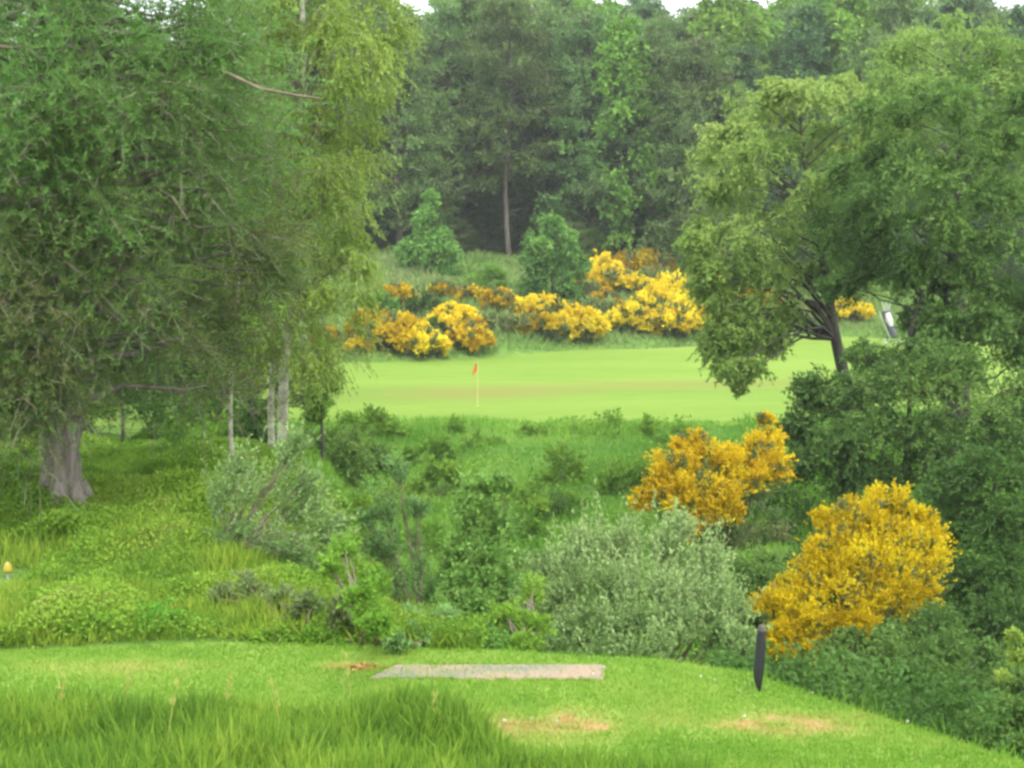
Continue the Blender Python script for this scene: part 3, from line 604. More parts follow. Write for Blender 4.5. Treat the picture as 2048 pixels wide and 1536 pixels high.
c3 = [(1700, 560, 40, 39, .2), (1760, 230, 40, 40, .45), (1700, 470, 40, 40, .25), (1650, 440, 30, 41, .3), (1850, 190, 35, 39, .5), (1930, 175, 35, 38, .55), (2030, 210, 40, 38, .5), (1900, 440, 45, 36, .6), (1850, 530, 45, 36.5, .4), (1940, 540, 45, 36, .5), (1890, 640, 45, 36.5, .3), (1960, 620, 45, 36, .4), (1880, 700, 45, 36.5, .3), (1730, 400, 45, 39, .25), (1700, 340, 40, 40, .35), (1820, 230, 50, 38, .6), (1900, 215, 50, 37, .6), (1980, 230, 55, 38, .5), (1760, 300, 45, 39, .3), (1830, 320, 55, 38, .35), (1920, 300, 60, 37, .7), (2000, 310, 60, 37, .6), (1760, 390, 50, 38, .25), (1860, 370, 60, 36, .7), (1950, 390, 60, 37, .4), (2040, 400, 60, 37, .6),
      (1740, 470, 45, 39, .15), (1800, 460, 50, 38, .2), (1870, 450, 50, 36, .65), (1960, 480, 60, 37, .4), (2040, 500, 60, 36, .6), (1750, 550, 45, 39, .1), (1820, 550, 50, 38, .2), (1900, 560, 45, 38, .35), (1980, 580, 60, 37, .4), (2060, 590, 60, 36, .5), (1860, 640, 40, 38, .2), (1930, 650, 50, 37, .3), (2010, 680, 60, 37, .3), (2090, 700, 60, 37, .4)]
rb = gb(1900, 38)
image_tree('rowan_tree', 'deep green rowan with layered boughs at the right edge', rb,
    [(rb[0], 38, rb[2] - .3, .24), T(1900, 800, 38, .20), T(1895, 600, 38, .15), T(1915, 420, 38, .10), T(1920, 250, 38, .02)],
    c3, G['rowan'], B['dark'], 28, 18, .115, .05, .4, tl=1.6, seed=73, sub=5, dj=1.5, flat=.2, zs=.3, crad=.8, stretch=.6, stems=[[T(1800, 760, 37.5, .12), T(1830, 640, 37.5, .09), T(1860, 540, 37.5, .05)]], limb_kw=dict(r0=.03, rise=.5, lo=.3, sag=.1, r1=.008))
c4 = [(1640, 790, 42, 34, .3), (1700, 800, 50, 34, .4), (1770, 790, 55, 34, .45), (1850, 770, 60, 34, .55), (1930, 760, 60, 33, .5), (2010, 800, 60, 33, .45), (1610, 850, 40, 34, .2), (1680, 870, 55, 33, .25), (1760, 870, 60, 33, .45), (1850, 860, 60, 33, .5), (1940, 850, 60, 32, .45), (2020, 880, 60, 32, .4), (1620, 920, 40, 33, .1), (1700, 940, 50, 33, .12), (1780, 940, 50, 33, .2), (1750, 720, 40, 35, .5), (1820, 700, 50, 35, .4), (2080, 760, 60, 33, .5), (1870, 930, 40, 33, .3)]
rb = gb(1800, 34)
image_tree('elder_bush', 'spreading dark green bush below the rowan and behind the yellow broom', rb,
    [(rb[0], 34, rb[2] - .2, .14), T(1810, 980, 34, .12), T(1815, 900, 34, .1), T(1820, 800, 34, .05), T(1820, 740, 34, .01)],
    c4, G['rowan'], B['dark'], 46, 18, .105, .05, .3, tl=1.5, seed=74, sub=4, dj=1.3, flat=.3, zs=.6, cat='bush', vb=-.05, limb_kw=dict(r0=.028, rise=.5, lo=.1, sag=.1, r1=.008))
c5 = [(1960, 970, 55, 24, .3), (2030, 960, 55, 24, .5), (1940, 1060, 55, 24, .2), (2010, 1060, 60, 23, .3), (2080, 1040, 60, 23, .4), (1950, 1150, 55, 23, .2), (2030, 1160, 60, 22, .3), (1990, 1230, 60, 21, .3), (2060, 1260, 60, 21, .35), (1910, 1000, 35, 25, .2)]
rb = gb(1990, 24)
image_tree('hawthorn_tree', 'dark shaded small tree at the right edge above the brambles', rb,
    [(rb[0], 24, rb[2] - .2, .1), T(1995, 1200, 24, .09), T(1985, 1060, 24, .06), T(1990, 950, 24, .02)],
    c5, G['dark'], B['dark'], 54, 18, .08, .035, .35, tl=1.5, seed=75, sub=4, dj=1.2, flat=.1, zs=.7, vb=.05, limb_kw=dict(r0=.04, rise=.5, lo=.05, sag=.1, r1=.008))
GB = 'brambles along the right side of the tee'
for i, (c, lab, m, ls) in enumerate([
    ([(1560, 1190, 40, 22), (1510, 1160, 40, 22), (1540, 1130, 35, 23), (1600, 1120, 40, 24), (1500, 1230, 35, 20)], 'leafy green bramble between the grey willow and the yellow broom', 'rowan', .07),
    ([(1640, 1360, 45, 15), (1700, 1340, 50, 16), (1590, 1350, 35, 14.5), (1760, 1310, 50, 16.5), (1680, 1290, 45, 18)], 'green bramble just behind the black post', 'rowan', .055),
    ([(1800, 1380, 50, 14.5), (1850, 1330, 55, 15.5), (1910, 1300, 60, 17), (1780, 1280, 45, 18), (1870, 1260, 50, 18)], 'dense dark bramble beneath the yellow broom', 'dark', .055),
    ([(1880, 1430, 45, 12.6), (1950, 1400, 55, 13.2), (2020, 1380, 60, 13.5), (1960, 1330, 55, 15)], 'dark bramble at the right corner of the tee', 'dark', .05),
    ([(1960, 1470, 45, 11), (2030, 1450, 50, 11), (2060, 1390, 40, 11.4), (2040, 1500, 40, 10.6)], 'lighter green bramble in the bottom right corner', 'rowan', .05)]):
    Y = c[0][3]; bs = gb(c[0][0], Y)
    image_tree('bramble_bush', lab, bs, [(bs[0], Y, bs[2] - .1, .02), (bs[0] + .03, Y, bs[2] + .3, .015), (bs[0], Y, bs[2] + .6, .006)], c, G[m], B['dark'], 42, 18, ls * .9, ls * .45, .3, tl=1.5, seed=80 + i, cat='bush', k=5, dj=1, flat=.25, limb_kw=dict(r0=.012, rise=.6, lo=.05, sag=.05, r1=.004), tww=.006, group=GB, vb=.05)
# bright leafy sprig in the bottom right corner
bs = gb(2040, 12.0)
image_tree('sapling', 'bright yellow-green sapling sprig at the right edge', bs, [(bs[0], 12, bs[2] - .1, .015), T(2038, 1420, 12, .01), T(2035, 1310, 12, .004)],
    [(2030, 1320, 26, 12, .8), (2045, 1370, 26, 12, .7), (2015, 1360, 18, 12, .8), (2035, 1280, 18, 12, .9)], G['birch'], B['dark'], 9, 10, .05, .028, .2, seed=90, cat='sapling', k=4, limb_kw=dict(r0=.006, rise=.6, lo=.1, r1=.002), tww=.004)

# ------------------------------------------------------------------ shrubs in the gully
def shrub(name, label, base_px, Y, clumps, m, nt, nl, L, W, seed, droop=.1, bark='twig', stem=None, up=.5, lift=.3, cat='shrub', group=None, sub=3, vb=0, tl=1.1, foot=None, twm=.006, auto=False, shell=.6, loose=0):
    global R
    R = np.random.default_rng(seed)
    if auto:
        mx_ = max(c[1] + c[2] * .8 for c in clumps); q_ = hit(base_px, mx_, 12.2); dY = min(q_[1], Y + 6) - Y; Y = Y + dY; clumps = [(c[0], c[1], c[2], c[3] + dY) + tuple(c[4:]) for c in clumps]
    bs = gb(base_px, Y) if foot is None else np.array(foot)
    cen = []; rad = []; cv = []
    for c in clumps:
        p = at(c[0], c[1], c[3]); r = c[2] * mpp(c[3])
        for i in range(sub):
            q = norm(R.normal(size=3)) * R.random() ** .4 * r * .7; cen.append(p + q); rad.append(r * (.5 + .25 * R.random())); cv.append(np.clip((c[4] if len(c) > 4 else .5) + R.normal() * .15, 0, 1))
    cen = np.array(cen); rad = np.array(rad); cv = np.array(cv)
    out = norm(cen - (bs + np.array([0, 0, .2])))
    root = empty(name, tuple(bs)); lf = Buf(); tw = Buf()
    sprays(lf, cen, rad, out, nt, nl, tl, droop, L, W, twigbuf=tw, tww=twm, clumpv=cv, lift=lift, dirup=up, spread=.6, zs=.9, vbias=vb, shell=shell)
    if loose: sprays(lf, cen, rad, out, loose, 16, tl * 1.9, droop, L, W, twigbuf=tw, tww=twm, clumpv=cv * 0 + .8, lift=lift, dirup=up * 1.6, spread=.45, zs=.9, vbias=vb)
    for c in cen:
        s0 = bs + np.array([R.normal() * .08, R.normal() * .08, -.08])
        if stem is not None: s0 = np.array(stem[-1][:3])
        t = np.linspace(0, 1, 6)[:, None]; p = s0 + (c - s0) * t; p[:, 2] += np.sin(t[:, 0] * PI) * .06; p[1:-1] += R.normal(size=(4, 3)) * .02
        tw.tube(p, np.linspace(.014, .004, 6), 4)
    if stem is not None: s = trunk_path(stem, 8); tw.tube(s[:, :3], s[:, 3], 6)
    tw.build('stems', B[bark], root, tuple(bs)); lf.build('foliage', G[m], root, tuple(bs))
    return tag(root, label, cat, group)
shrub('willow_shrub', 'large round silvery grey-green willow behind the tee mat', 1280, 16.5,
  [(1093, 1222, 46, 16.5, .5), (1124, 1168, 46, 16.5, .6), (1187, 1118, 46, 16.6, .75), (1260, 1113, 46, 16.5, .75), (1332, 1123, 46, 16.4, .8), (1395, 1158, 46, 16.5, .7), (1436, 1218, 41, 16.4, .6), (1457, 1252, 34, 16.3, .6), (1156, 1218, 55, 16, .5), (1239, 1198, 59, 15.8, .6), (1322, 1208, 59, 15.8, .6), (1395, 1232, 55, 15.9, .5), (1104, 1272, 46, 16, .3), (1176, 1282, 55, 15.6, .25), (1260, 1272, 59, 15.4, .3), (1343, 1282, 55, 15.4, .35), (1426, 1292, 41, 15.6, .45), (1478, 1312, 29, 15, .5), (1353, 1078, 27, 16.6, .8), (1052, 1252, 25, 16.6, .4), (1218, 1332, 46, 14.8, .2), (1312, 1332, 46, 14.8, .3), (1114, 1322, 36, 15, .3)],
  'willow', 34, 22, .048, .018, 120, up=.7, vb=.14, tl=2.1, sub=4, shell=.8, loose=5)
st = [(*at(412, 1172, 15.9), .035), (*at(440, 1135, 16.0), .03), (*at(470, 1100, 16.1), .025)]
shrub('willow_shrub', 'leaning grey-green willow with a bare slanting stem on the left bank', 430, 15.9,
  [(470, 1090, 40, 16.1, .4), (440, 1010, 45, 16.1, .5), (510, 1000, 55, 16.2, .6), (480, 960, 35, 16.3, .6), (560, 940, 35, 16.4, .7), (600, 980, 40, 16.4, .6), (560, 1040, 60, 16.2, .4), (620, 1040, 45, 16.3, .5), (640, 1090, 40, 16.2, .5), (520, 1090, 50, 15.9, .3), (585, 1110, 40, 16.0, .4), (590, 905, 22, 16.4, .7), (670, 1060, 25, 16.4, .6)],
  'willow', 17, 17, .046, .019, 121, stem=st, up=.4, foot=st[0][:3], vb=-.06, sub=3, tl=1.8, shell=.8, loose=4)
shrub('willow_shrub', 'thin sparse grey sapling between the leaning willow and the green one', 850, 19,
  [(780, 1020, 40, 19, .4), (800, 1090, 50, 19, .5), (760, 1120, 35, 19, .4), (820, 1160, 50, 19, .4), (790, 960, 25, 19, .5), (850, 1210, 40, 18.5, .4), (740, 1060, 25, 19, .5), (840, 1040, 30, 19, .4)],
  'willow', 20, 16, .05, .02, 122, tl=1.9, up=.6, vb=-.15)
shrub('rowan_sapling', 'fresh green upright sapling left of the large grey willow', 950, 18,
  [(960, 1000, 32, 18, .7), (940, 1050, 42, 18, .6), (985, 1060, 42, 18, .6), (920, 1120, 45, 18, .5), (975, 1130, 50, 17.8, .4), (925, 1190, 48, 17.6, .4), (990, 1200, 50, 17.5, .35), (950, 1250, 50, 17, .35), (1010, 1260, 35, 17, .5), (900, 1260, 40, 17, .5), (1000, 980, 20, 18, .8)],
  'sapling', 34, 18, .06, .03, 123, up=.4, lift=0, vb=.3, tl=1.5, shell=.8, loose=4)
for i, (c, lab, m, vb) in enumerate([
    ([(620, 1210, 35, 15.2), (680, 1230, 38, 15), (560, 1200, 35, 15.6), (500, 1180, 32, 16), (450, 1200, 28, 16)], 'brown-grey heather shrub on the lower left bank', 'heather', 0),
    ([(850, 1275, 32, 14.4), (820, 1240, 30, 15), (880, 1240, 30, 15), (800, 1290, 25, 14)], 'small grey-leaved shrub at the foot of the saplings', 'willow', -.1),
    ([(740, 1160, 40, 19), (700, 1110, 40, 20), (720, 1210, 38, 17), (670, 1150, 36, 19), (760, 1250, 30, 16)], 'light green bushy shrub right of the leaning willow', 'bracken', .1),
    ([(700, 1190, 30, 17.5), (640, 1170, 30, 17.8), (600, 1150, 32, 18)], 'bright green fern clump under the leaning willow', 'bilberry', -.1),
    ([(1040, 1290, 25, 14.5), (1070, 1260, 30, 15), (1020, 1240, 30, 15.5), (1060, 1180, 30, 17)], 'small yellow-green shrub against the left side of the large grey willow', 'bracken', .15)]):
    shrub('shrub', lab, c[0][0], c[0][3], c, m, 22, 14, .045, .022, 130 + i, vb=vb, auto=True, group='small shrubs on the gully edge')
for i, (px, py, r, m) in enumerate([(690, 1010, 34, 'bracken'), (740, 1075, 34, 'bilberry'), (800, 1000, 30, 'bank'), (860, 1080, 32, 'bracken'), (1030, 1060, 34, 'bracken'), (1060, 1120, 30, 'bilberry'), (820, 1200, 34, 'bracken'), (760, 1200, 30, 'bilberry'), (870, 1290, 24, 'willow'), (1040, 1190, 30, 'sapling'), (640, 1110, 30, 'bracken'), (1090, 1020, 34, 'dark'), (1130, 1000, 30, 'bracken'), (920, 1290, 24, 'bracken'), (980, 1285, 24, 'sapling'), (650, 1270, 26, 'bilberry'), (560, 1265, 24, 'bilberry'), (700, 1285, 24, 'bracken'), (330, 1240, 26, 'bilberry'), (180, 1250, 26, 'bilberry'), (1530, 1080, 36, 'heather'), (1590, 1060, 36, 'dark'), (1560, 1000, 34, 'dark')]):
    q_ = hit(px, py + r * .8, 12.3); Y = q_[1]; k_ = (Y / 15) ** .6
    shrub('bramble_clump', 'low tangled green clump in the gully between the taller shrubs', px, Y, [(px, py, r, Y), (px - r * .9, py + r * .35, r * .8, Y - .1), (px + r * .9, py + r * .3, r * .8, Y + .1)], m, 30, 14, .05 * k_, .024 * k_, 500 + i, up=.3, lift=.1, tl=1.5, shell=.7, group='low clumps in the gully', foot=tuple(q_), vb=.05)
# ferns along the lip of the far bank
for i, (px, py, r, Y) in enumerate([(740, 850, 34, 57), (690, 868, 36, 55), (800, 868, 30, 57), (892, 862, 24, 58), (1070, 868, 22, 58), (1215, 862, 34, 58), (1292, 862, 26, 58), (1150, 880, 30, 57), (860, 900, 36, 54), (960, 890, 30, 56), (1350, 880, 30, 56), (1120, 940, 40, 50), (880, 960, 40, 49), (1240, 960, 40, 49), (1040, 1010, 34, 45)]):
    p = at(px, py, Y); g_ = gz(p[0], Y); 
    shrub('bracken_clump', ['tuft of bracken on the lip of the green left of the flag', 'tuft of bracken on the slope left of the flag', 'tuft of bracken on the lip left of the flag and its highest neighbour'][0] if px < 940 and py < 880 else ('tuft of bracken on the lip of the green right of the flag' if py < 885 and px > 940 else 'tuft of bracken part way down the slope below the green'), px, Y,
          [(px, py, r, Y), (px - r * .7, py + r * .5, r * .8, Y), (px + r * .7, py + r * .4, r * .8, Y)], 'bracken', 14, 12, .2, .08, 150 + i, lift=.2, vb=.0, group='bracken tufts below the green', foot=(p[0], Y, g_))

# ------------------------------------------------------------------ broom and gorse
def broom(label, bx, Y, clumps, bm, nt, nl, L, seed, foliage_low=(), group=None, up=.5, name='broom_bush', nfl=10, fsz=.06, dens=1., gn=8, sub=8):
    global R
    R = np.random.default_rng(seed); x = (bx - 1024) / F * Y; bs = np.array([x, Y, gz(x, Y)])
    def expand(cs, sub, f=1.22):
        ce, ra, cv = [], [], []
        for c in cs:
            p = at(c[0], c[1], c[3]); r = c[2] * mpp(c[3]) * f
            for i in range(sub):
                q = norm(R.normal(size=3)) * R.random() ** .4 * r * .75; ce.append(p + q); ra.append(r * (.3 + .28 * R.random())); cv.append(R.random())
        return np.array(ce), np.array(ra), np.array(cv)
    cen, rad, cv = expand(clumps, sub)
    out = norm(cen - (bs + np.array([0, 0, .1])))
    root = empty(name, tuple(bs)); lf = Buf(); st = Buf()
    sprays(lf, cen, rad, out, nt, nl, 1.35, .12, L, L * .75, clumpv=cv, lift=.3, dirup=up, spread=.8, zs=.9, shell=.4)
    c2, r2, v2 = expand(list(clumps) + list(foliage_low), 3)
    o2 = norm(c2 - bs)
    sprays(st, c2, r2, o2, gn, nfl, 1.1, .05, fsz, fsz * .3, clumpv=v2, lift=.6, dirup=up, spread=.6, zs=.9)
    for c in cen[::2]:
        s0 = bs + np.array([R.normal() * .1, R.normal() * .1, -.1]); t = np.linspace(0, 1, 5)[:, None]; p = s0 + (c - s0) * t; p[1:-1] += R.normal(size=(3, 3)) * .03
        st.tube(p, np.linspace(.02, .006, 5), 4, .2)
    st.build('stems', G['stems'], root, tuple(bs)); lf.build('blossom', G[bm], root, tuple(bs))
    return tag(root, label, 'bush', group)
GBR = 'yellow broom bushes right of the gully'
broom('golden broom in full bloom behind the black post', 1700, 19.5,
  [(1620, 1150, 34, 19.5), (1665, 1100, 34, 19.7), (1730, 1140, 45, 19.5), (1700, 1250, 34, 19), (1740, 1040, 34, 20.1), (1800, 1080, 40, 19.8), (1560, 1215, 42, 19.3), (1575, 1270, 40, 19), (1620, 1200, 50, 19.4), (1640, 1260, 45, 19), (1690, 1140, 50, 19.6), (1700, 1200, 55, 19.3), (1690, 1050, 42, 20), (1735, 1090, 40, 20), (1770, 1130, 55, 19.6), (1780, 1190, 55, 19.3), (1835, 1140, 50, 19.6), (1855, 1100, 38, 19.9), (1845, 1185, 38, 19.5), (1800, 1020, 30, 20.3), (1840, 1050, 30, 20.2), (1650, 1300, 20, 18.8), (1620, 1310, 22, 18.8), (1720, 1240, 32, 19), (1650, 1040, 20, 20.2), (1570, 1300, 22, 18.8), (1760, 1000, 20, 20.4), (1640, 1110, 22, 19.6)],
  'blossom', 36, 12, .033, 200, foliage_low=[(1760, 1260, 40, 19.2), (1840, 1230, 45, 19.6), (1880, 1190, 30, 19.8), (1700, 1300, 25, 19)], group=GBR, nfl=12, gn=10)
broom('orange-yellow broom further back beside the dark bush', 1450, 31,
  [(1340, 945, 34, 31), (1320, 985, 32, 31), (1400, 900, 30, 31.4), (1385, 940, 34, 31), (1390, 990, 40, 30.6), (1440, 930, 34, 31), (1450, 975, 38, 30.8), (1490, 920, 30, 31.4), (1500, 960, 28, 31), (1290, 1005, 18, 31), (1540, 925, 30, 31.6), (1545, 880, 20, 31.8), (1530, 840, 15, 32), (1350, 1000, 34, 30.8), (1430, 1000, 34, 30.6), (1470, 945, 34, 31), (1520, 905, 32, 31.4), (1550, 950, 26, 31.5), (1370, 900, 26, 31.4), (1410, 1035, 26, 30.5), (1455, 1015, 30, 30.6), (1390, 1065, 20, 30.2)],
  'blossom_o', 30, 11, .05, 201, foliage_low=[(1480, 1040, 45, 30.8), (1430, 1080, 40, 30.5), (1520, 1000, 40, 31.2), (1490, 1090, 35, 30.5), (1540, 1050, 40, 31)], group=GBR, fsz=.10, gn=9)
# blossoming bushes on the bank behind the green
GF = 'yellow blossoming bushes on the bank behind the green'
far = [(795, 592, 24, 'o', 'small orange bush high on the left of the bank, below the conical sapling'), (745, 645, 30, 'o', 'orange bush at the left end of the lower blossom row'), (795, 662, 34, 'o', 'second orange-yellow bush along the lower row from the birch'), (848, 680, 28, 'y', 'low yellow bush at the edge of the green, lower left'), (718, 690, 15, 'y', 'tiny yellow bush nearest the weeping birch at green level'),
 (908, 635, 28, 'y', 'yellow bush up and left of the flag'), (940, 668, 28, 'o', 'golden bush directly above the flag'), (1000, 600, 24, 'o', 'orange bush high between the two saplings'), (885, 580, 16, 'o', 'faint orange bush at the foot of the conical sapling'), (945, 588, 17, 'o', 'faint orange bush left of the high orange one'),
 (1060, 618, 24, 'y', 'yellow bush below and left of the round sapling'), (1100, 615, 20, 'y', 'narrow yellow bush right below the round sapling'), (1085, 648, 26, 'o', 'peach-orange bush in the lower row below the round sapling'), (1155, 642, 34, 'y', 'wide yellow bush at the lower row right of the round sapling'),
 (1200, 545, 36, 'y', 'bright lemon bush right beside the round sapling'), (1250, 522, 20, 'o', 'orange bush at the top of the bank next to the lemon one'), (1300, 522, 34, 'o', 'long orange bush at the top of the bank'), (1350, 510, 30, 'o', 'highest orange bush at the right top of the bank'), (1262, 566, 22, 'y', 'small yellow bush below the lemon one'),
 (1345, 580, 38, 'y', 'brightest yellow bush in the middle of the right bank'), (1405, 568, 28, 'y', 'yellow bush half behind the pale birch'), (1305, 605, 30, 'y', 'yellow bush just lower left of the brightest one'), (1368, 632, 36, 'y', 'large yellow bush at green level near the pale birch'), (1255, 638, 26, 'y', 'round yellow bush in the lower row mid right'), (1210, 598, 18, 'o', 'dull orange bush among the grey stems'), (1295, 640, 22, 'o', 'orange bush at green level left of the large yellow one'),
 (1490, 590, 22, 'o', 'orange bush seen through the pale birch, left one'), (1530, 597, 18, 'o', 'orange bush seen through the pale birch, right one'), (1700, 618, 26, 'y', 'yellow bush seen right of the birch trunk'), (1378, 470, 16, 'o', 'small brownish orange bush above the bank by the birch'), (655, 672, 16, 'o', 'faint orange bush seen through the weeping birch')]
for i, (px, py, r, k, lab) in enumerate(far):
    p = hit(px, py + r * 1.2, 70); Y = p[1]; r *= .98
    cs = [(px, py - r * .1, r * .7, Y), (px - r * .7, py + r * .15, r * .6, Y), (px + r * .7, py + r * .2, r * .6, Y), (px - r * 1.25, py + r * .4, r * .4, Y), (px + r * 1.25, py + r * .4, r * .4, Y)]
    if r > 26: cs += [(px, py + r * .4, r * .6, Y - .8)]
    broom(lab, px, Y, cs, 'blossom_far' if k == 'y' else 'blossom_o', 22, 12, .19, 300 + i, foliage_low=[(px - r * .7, py + r * .8, r * .6, Y), (px + r * .7, py + r * .8, r * .6, Y), (px, py + r, r * .6, Y)], group=GF, name='gorse_bush', fsz=.4, nfl=8, gn=7)
# green bushes and saplings on that bank
def smalltree(name, label, bpx, bY, clumps, m, seed, L=.3, W=.15, droop=.3):
    b_ = gb(bpx, bY); top = min(c[1] for c in clumps)
    return image_tree(name, label, b_, [(b_[0], bY, b_[2] - .2, .12), (b_[0], bY, b_[2] + 1.5, .09), T(bpx, top, bY, .02)], clumps, G[m], B['dark'], 40, 14, L, W, droop, seed=seed, sub=3, dj=1, k=5, group='saplings on the bank behind the green', limb_kw=dict(r0=.03, rise=.5, lo=.05, r1=.01), tww=.03)
Y1 = 112; smalltree('sapling', 'pale conical sapling on the bank above the orange bushes', 865, Y1, [(865, 400, 14, Y1, .9), (860, 430, 24, Y1, .9), (870, 465, 32, Y1, .8), (850, 500, 38, Y1, .6), (890, 500, 34, Y1, .7), (840, 540, 42, Y1, .5), (895, 540, 38, Y1, .5), (865, 575, 45, Y1, .3), (820, 510, 25, Y1, .6)], 'sapling', 400)
Y1 = 106; smalltree('sapling', 'round deep green sapling in the middle of the bank', 1105, Y1, [(1110, 460, 22, Y1, .8), (1080, 490, 32, Y1, .7), (1130, 490, 32, Y1, .6), (1070, 530, 36, Y1, .4), (1115, 530, 42, Y1, .4), (1145, 540, 30, Y1, .35), (1085, 575, 36, Y1, .2), (1125, 585, 36, Y1, .2), (1100, 605, 24, Y1, .2)], 'sapling', 401)
for i, (px, py, r, m, lab) in enumerate([(850, 612, 34, 'dark', 'dark green bush between the orange bushes of the left bank'), (880, 650, 22, 'dark', 'small dark bush left of the golden ones'), (1030, 650, 26, 'heather', 'grey-brown bush left of the peach-orange one'), (965, 640, 22, 'heather', 'grey-brown bush right above the flag'), (1200, 620, 32, 'heather', 'large grey bare bush right of the round sapling'), (1310, 560, 30, 'heather', 'grey bare bush under the long orange one'), (760, 610, 26, 'sapling', 'green bush by the weeping birch on the bank'), (980, 560, 30, 'bracken', 'light green scrub between the saplings'), (1450, 640, 30, 'heather', 'grey-brown bush behind the drooping birch sprays'), (1600, 620, 34, 'heather', 'grey-brown bush left of the birch trunk'), (1180, 590, 20, 'heather', 'small grey bush at the foot of the round sapling'), (1420, 520, 30, 'dark', 'dark bush at the right end of the bank top')]):
    p = hit(px, py + r, 70)
    shrub('bush', lab, px, p[1], [(px, py, r * .8, p[1]), (px - r * .6, py + r * .3, r * .6, p[1]), (px + r * .6, py + r * .3, r * .6, p[1])], m, 14, 10, .35, .12, 420 + i, group='scrub bushes on the bank behind the green', cat='bush', twm=.03)

# ------------------------------------------------------------------ small objects
def box_obj(name, pts_lo, pts_hi, m, parent=None, origin=(0, 0, 0), bevel=0):
    n = len(pts_lo); v = [tuple(np.array(p) - origin) for p in list(pts_lo) + list(pts_hi)]
    f = [tuple(reversed(range(n))), tuple(range(n, 2 * n))] + [(i, (i + 1) % n, n + (i + 1) % n, n + i) for i in range(n)]
    me = bpy.data.meshes.new(name); me.from_pydata(v, [], f); me.materials.append(m)
    o = bpy.data.objects.new(name, me); C.objects.link(o)
    if parent: o.parent = parent
    if bevel: md = o.modifiers.new('bevel', 'BEVEL'); md.width = bevel; md.segments = 2
    return o
def loft(name, rings, m, parent=None, smooth=False, origin=(0, 0, 0)):
    k = len(rings[0]); v = [tuple(np.array(p, float) - origin) for r_ in rings for p in r_]; n = len(rings)
    f = [(i * k + j, i * k + (j + 1) % k, (i + 1) * k + (j + 1) % k, (i + 1) * k + j) for i in range(n - 1) for j in range(k)]
    f += [tuple(reversed(range(k))), tuple((n - 1) * k + j for j in range(k))]
    me = bpy.data.meshes.new(name); me.from_pydata(v, [], f); me.materials.append(m)
    if smooth: me.polygons.foreach_set('use_smooth', np.ones(len(f), bool))
    o = bpy.data.objects.new(name, me); C.objects.link(o)
    if parent: o.parent = parent
    return o
# black post
q = hit(1519, 1386, 9); PYd = q[1]; s_ = mpp(PYd)
prof = [(1250, 1518, 1526), (1254, 1516, 1530), (1262, 1515, 1531.5), (1300, 1511, 1531.5), (1320, 1509, 1530), (1340, 1507, 1528), (1356, 1507.5, 1526), (1370, 1511, 1524), (1380, 1515, 1522), (1392, 1518, 1520)]
rings = []
for py, xl, xr in reversed(prof):
    c = at((xl + xr) / 2, py, PYd); w = (xr - xl) / 2 * s_; rings.append([(c[0] - w, c[1] + .004, c[2]), (c[0] - w * .1, c[1] - w * .9, c[2]), (c[0] + w * .35, c[1] - w * .9, c[2]), (c[0] + w, c[1] + .0, c[2]), (c[0] + w * .35, c[1] + w * .9, c[2]), (c[0] - w * .35, c[1] + w * .9, c[2])])
root = empty('marker_post', tuple(q))
loft('post', rings[:-2], plain_mat('black_plastic', (.012, .015, .016), (.028, .031, .033), 30, .45, .05), root, origin=q)
loft('cap', rings[-3:], plain_mat('worn_post_top', (.05, .045, .045), (.11, .10, .095), 40, .6, .1), root, origin=q)
tag(root, 'short black leaning marker post at the right edge of the tee', 'post')
# tee mat
cor = [hit(735, 1361, 9), hit(1207, 1363, 9), hit(1212, 1336, 9), hit(786, 1333, 9)]
o0 = sum(cor) / 4
root = empty('tee_mat', tuple(o0))
mm_, nt_, out_ = mat('worn_mat'); N = nt_.nodes; Lk = nt_.links
tc = N.new('ShaderNodeTexCoord'); n1 = N.new('ShaderNodeTexNoise'); n1.inputs['Scale'].default_value = 2.2; n1.inputs['Detail'].default_value = 4; n2 = N.new('ShaderNodeTexNoise'); n2.inputs['Scale'].default_value = 60; n2.inputs['Detail'].default_value = 4
for n_ in (n1, n2): Lk.new(tc.outputs['Object'], n_.inputs['Vector'])
r1 = ramp(nt_, [(.14, .14, .115), (.215, .17, .13), (.26, .18, .13)], [.36, .5, .62]); Lk.new(n1.outputs[0], r1.inputs[0])
r2 = ramp(nt_, [(.85, .85, .85), (1.08, 1.08, 1.08)], [.35, .65]); Lk.new(n2.outputs[0], r2.inputs[0])
mx = N.new('ShaderNodeMix'); mx.data_type = 'RGBA'; mx.blend_type = 'MULTIPLY'; mx.inputs[0].default_value = 1; Lk.new(r1.outputs[0], mx.inputs[6]); Lk.new(r2.outputs[0], mx.inputs[7])
pp = N.new('ShaderNodeBsdfPrincipled'); pp.inputs['Roughness'].default_value = .9; Lk.new(mx.outputs[2], pp.inputs['Base Color']); Lk.new(pp.outputs[0], out_.inputs[0])
def inset(ps, k): c = sum(ps) / len(ps); return [c + (p - c) * k for p in ps]
up = lambda ps, z: [np.array([p[0], p[1], 0.0 + z]) for p in ps]
box_obj('surface', up(inset(cor, .975), -.02), up(inset(cor, .975), .022), mm_, root, o0, .006)
box_obj('frame', up(cor, -.03), up(cor, .014), plain_mat('mat_edging', (.26, .17, .10), (.42, .33, .24), 25, .9, .3), root, o0, .006)
tag(root, 'worn pinkish grey tee mat set into the turf', 'tee mat')
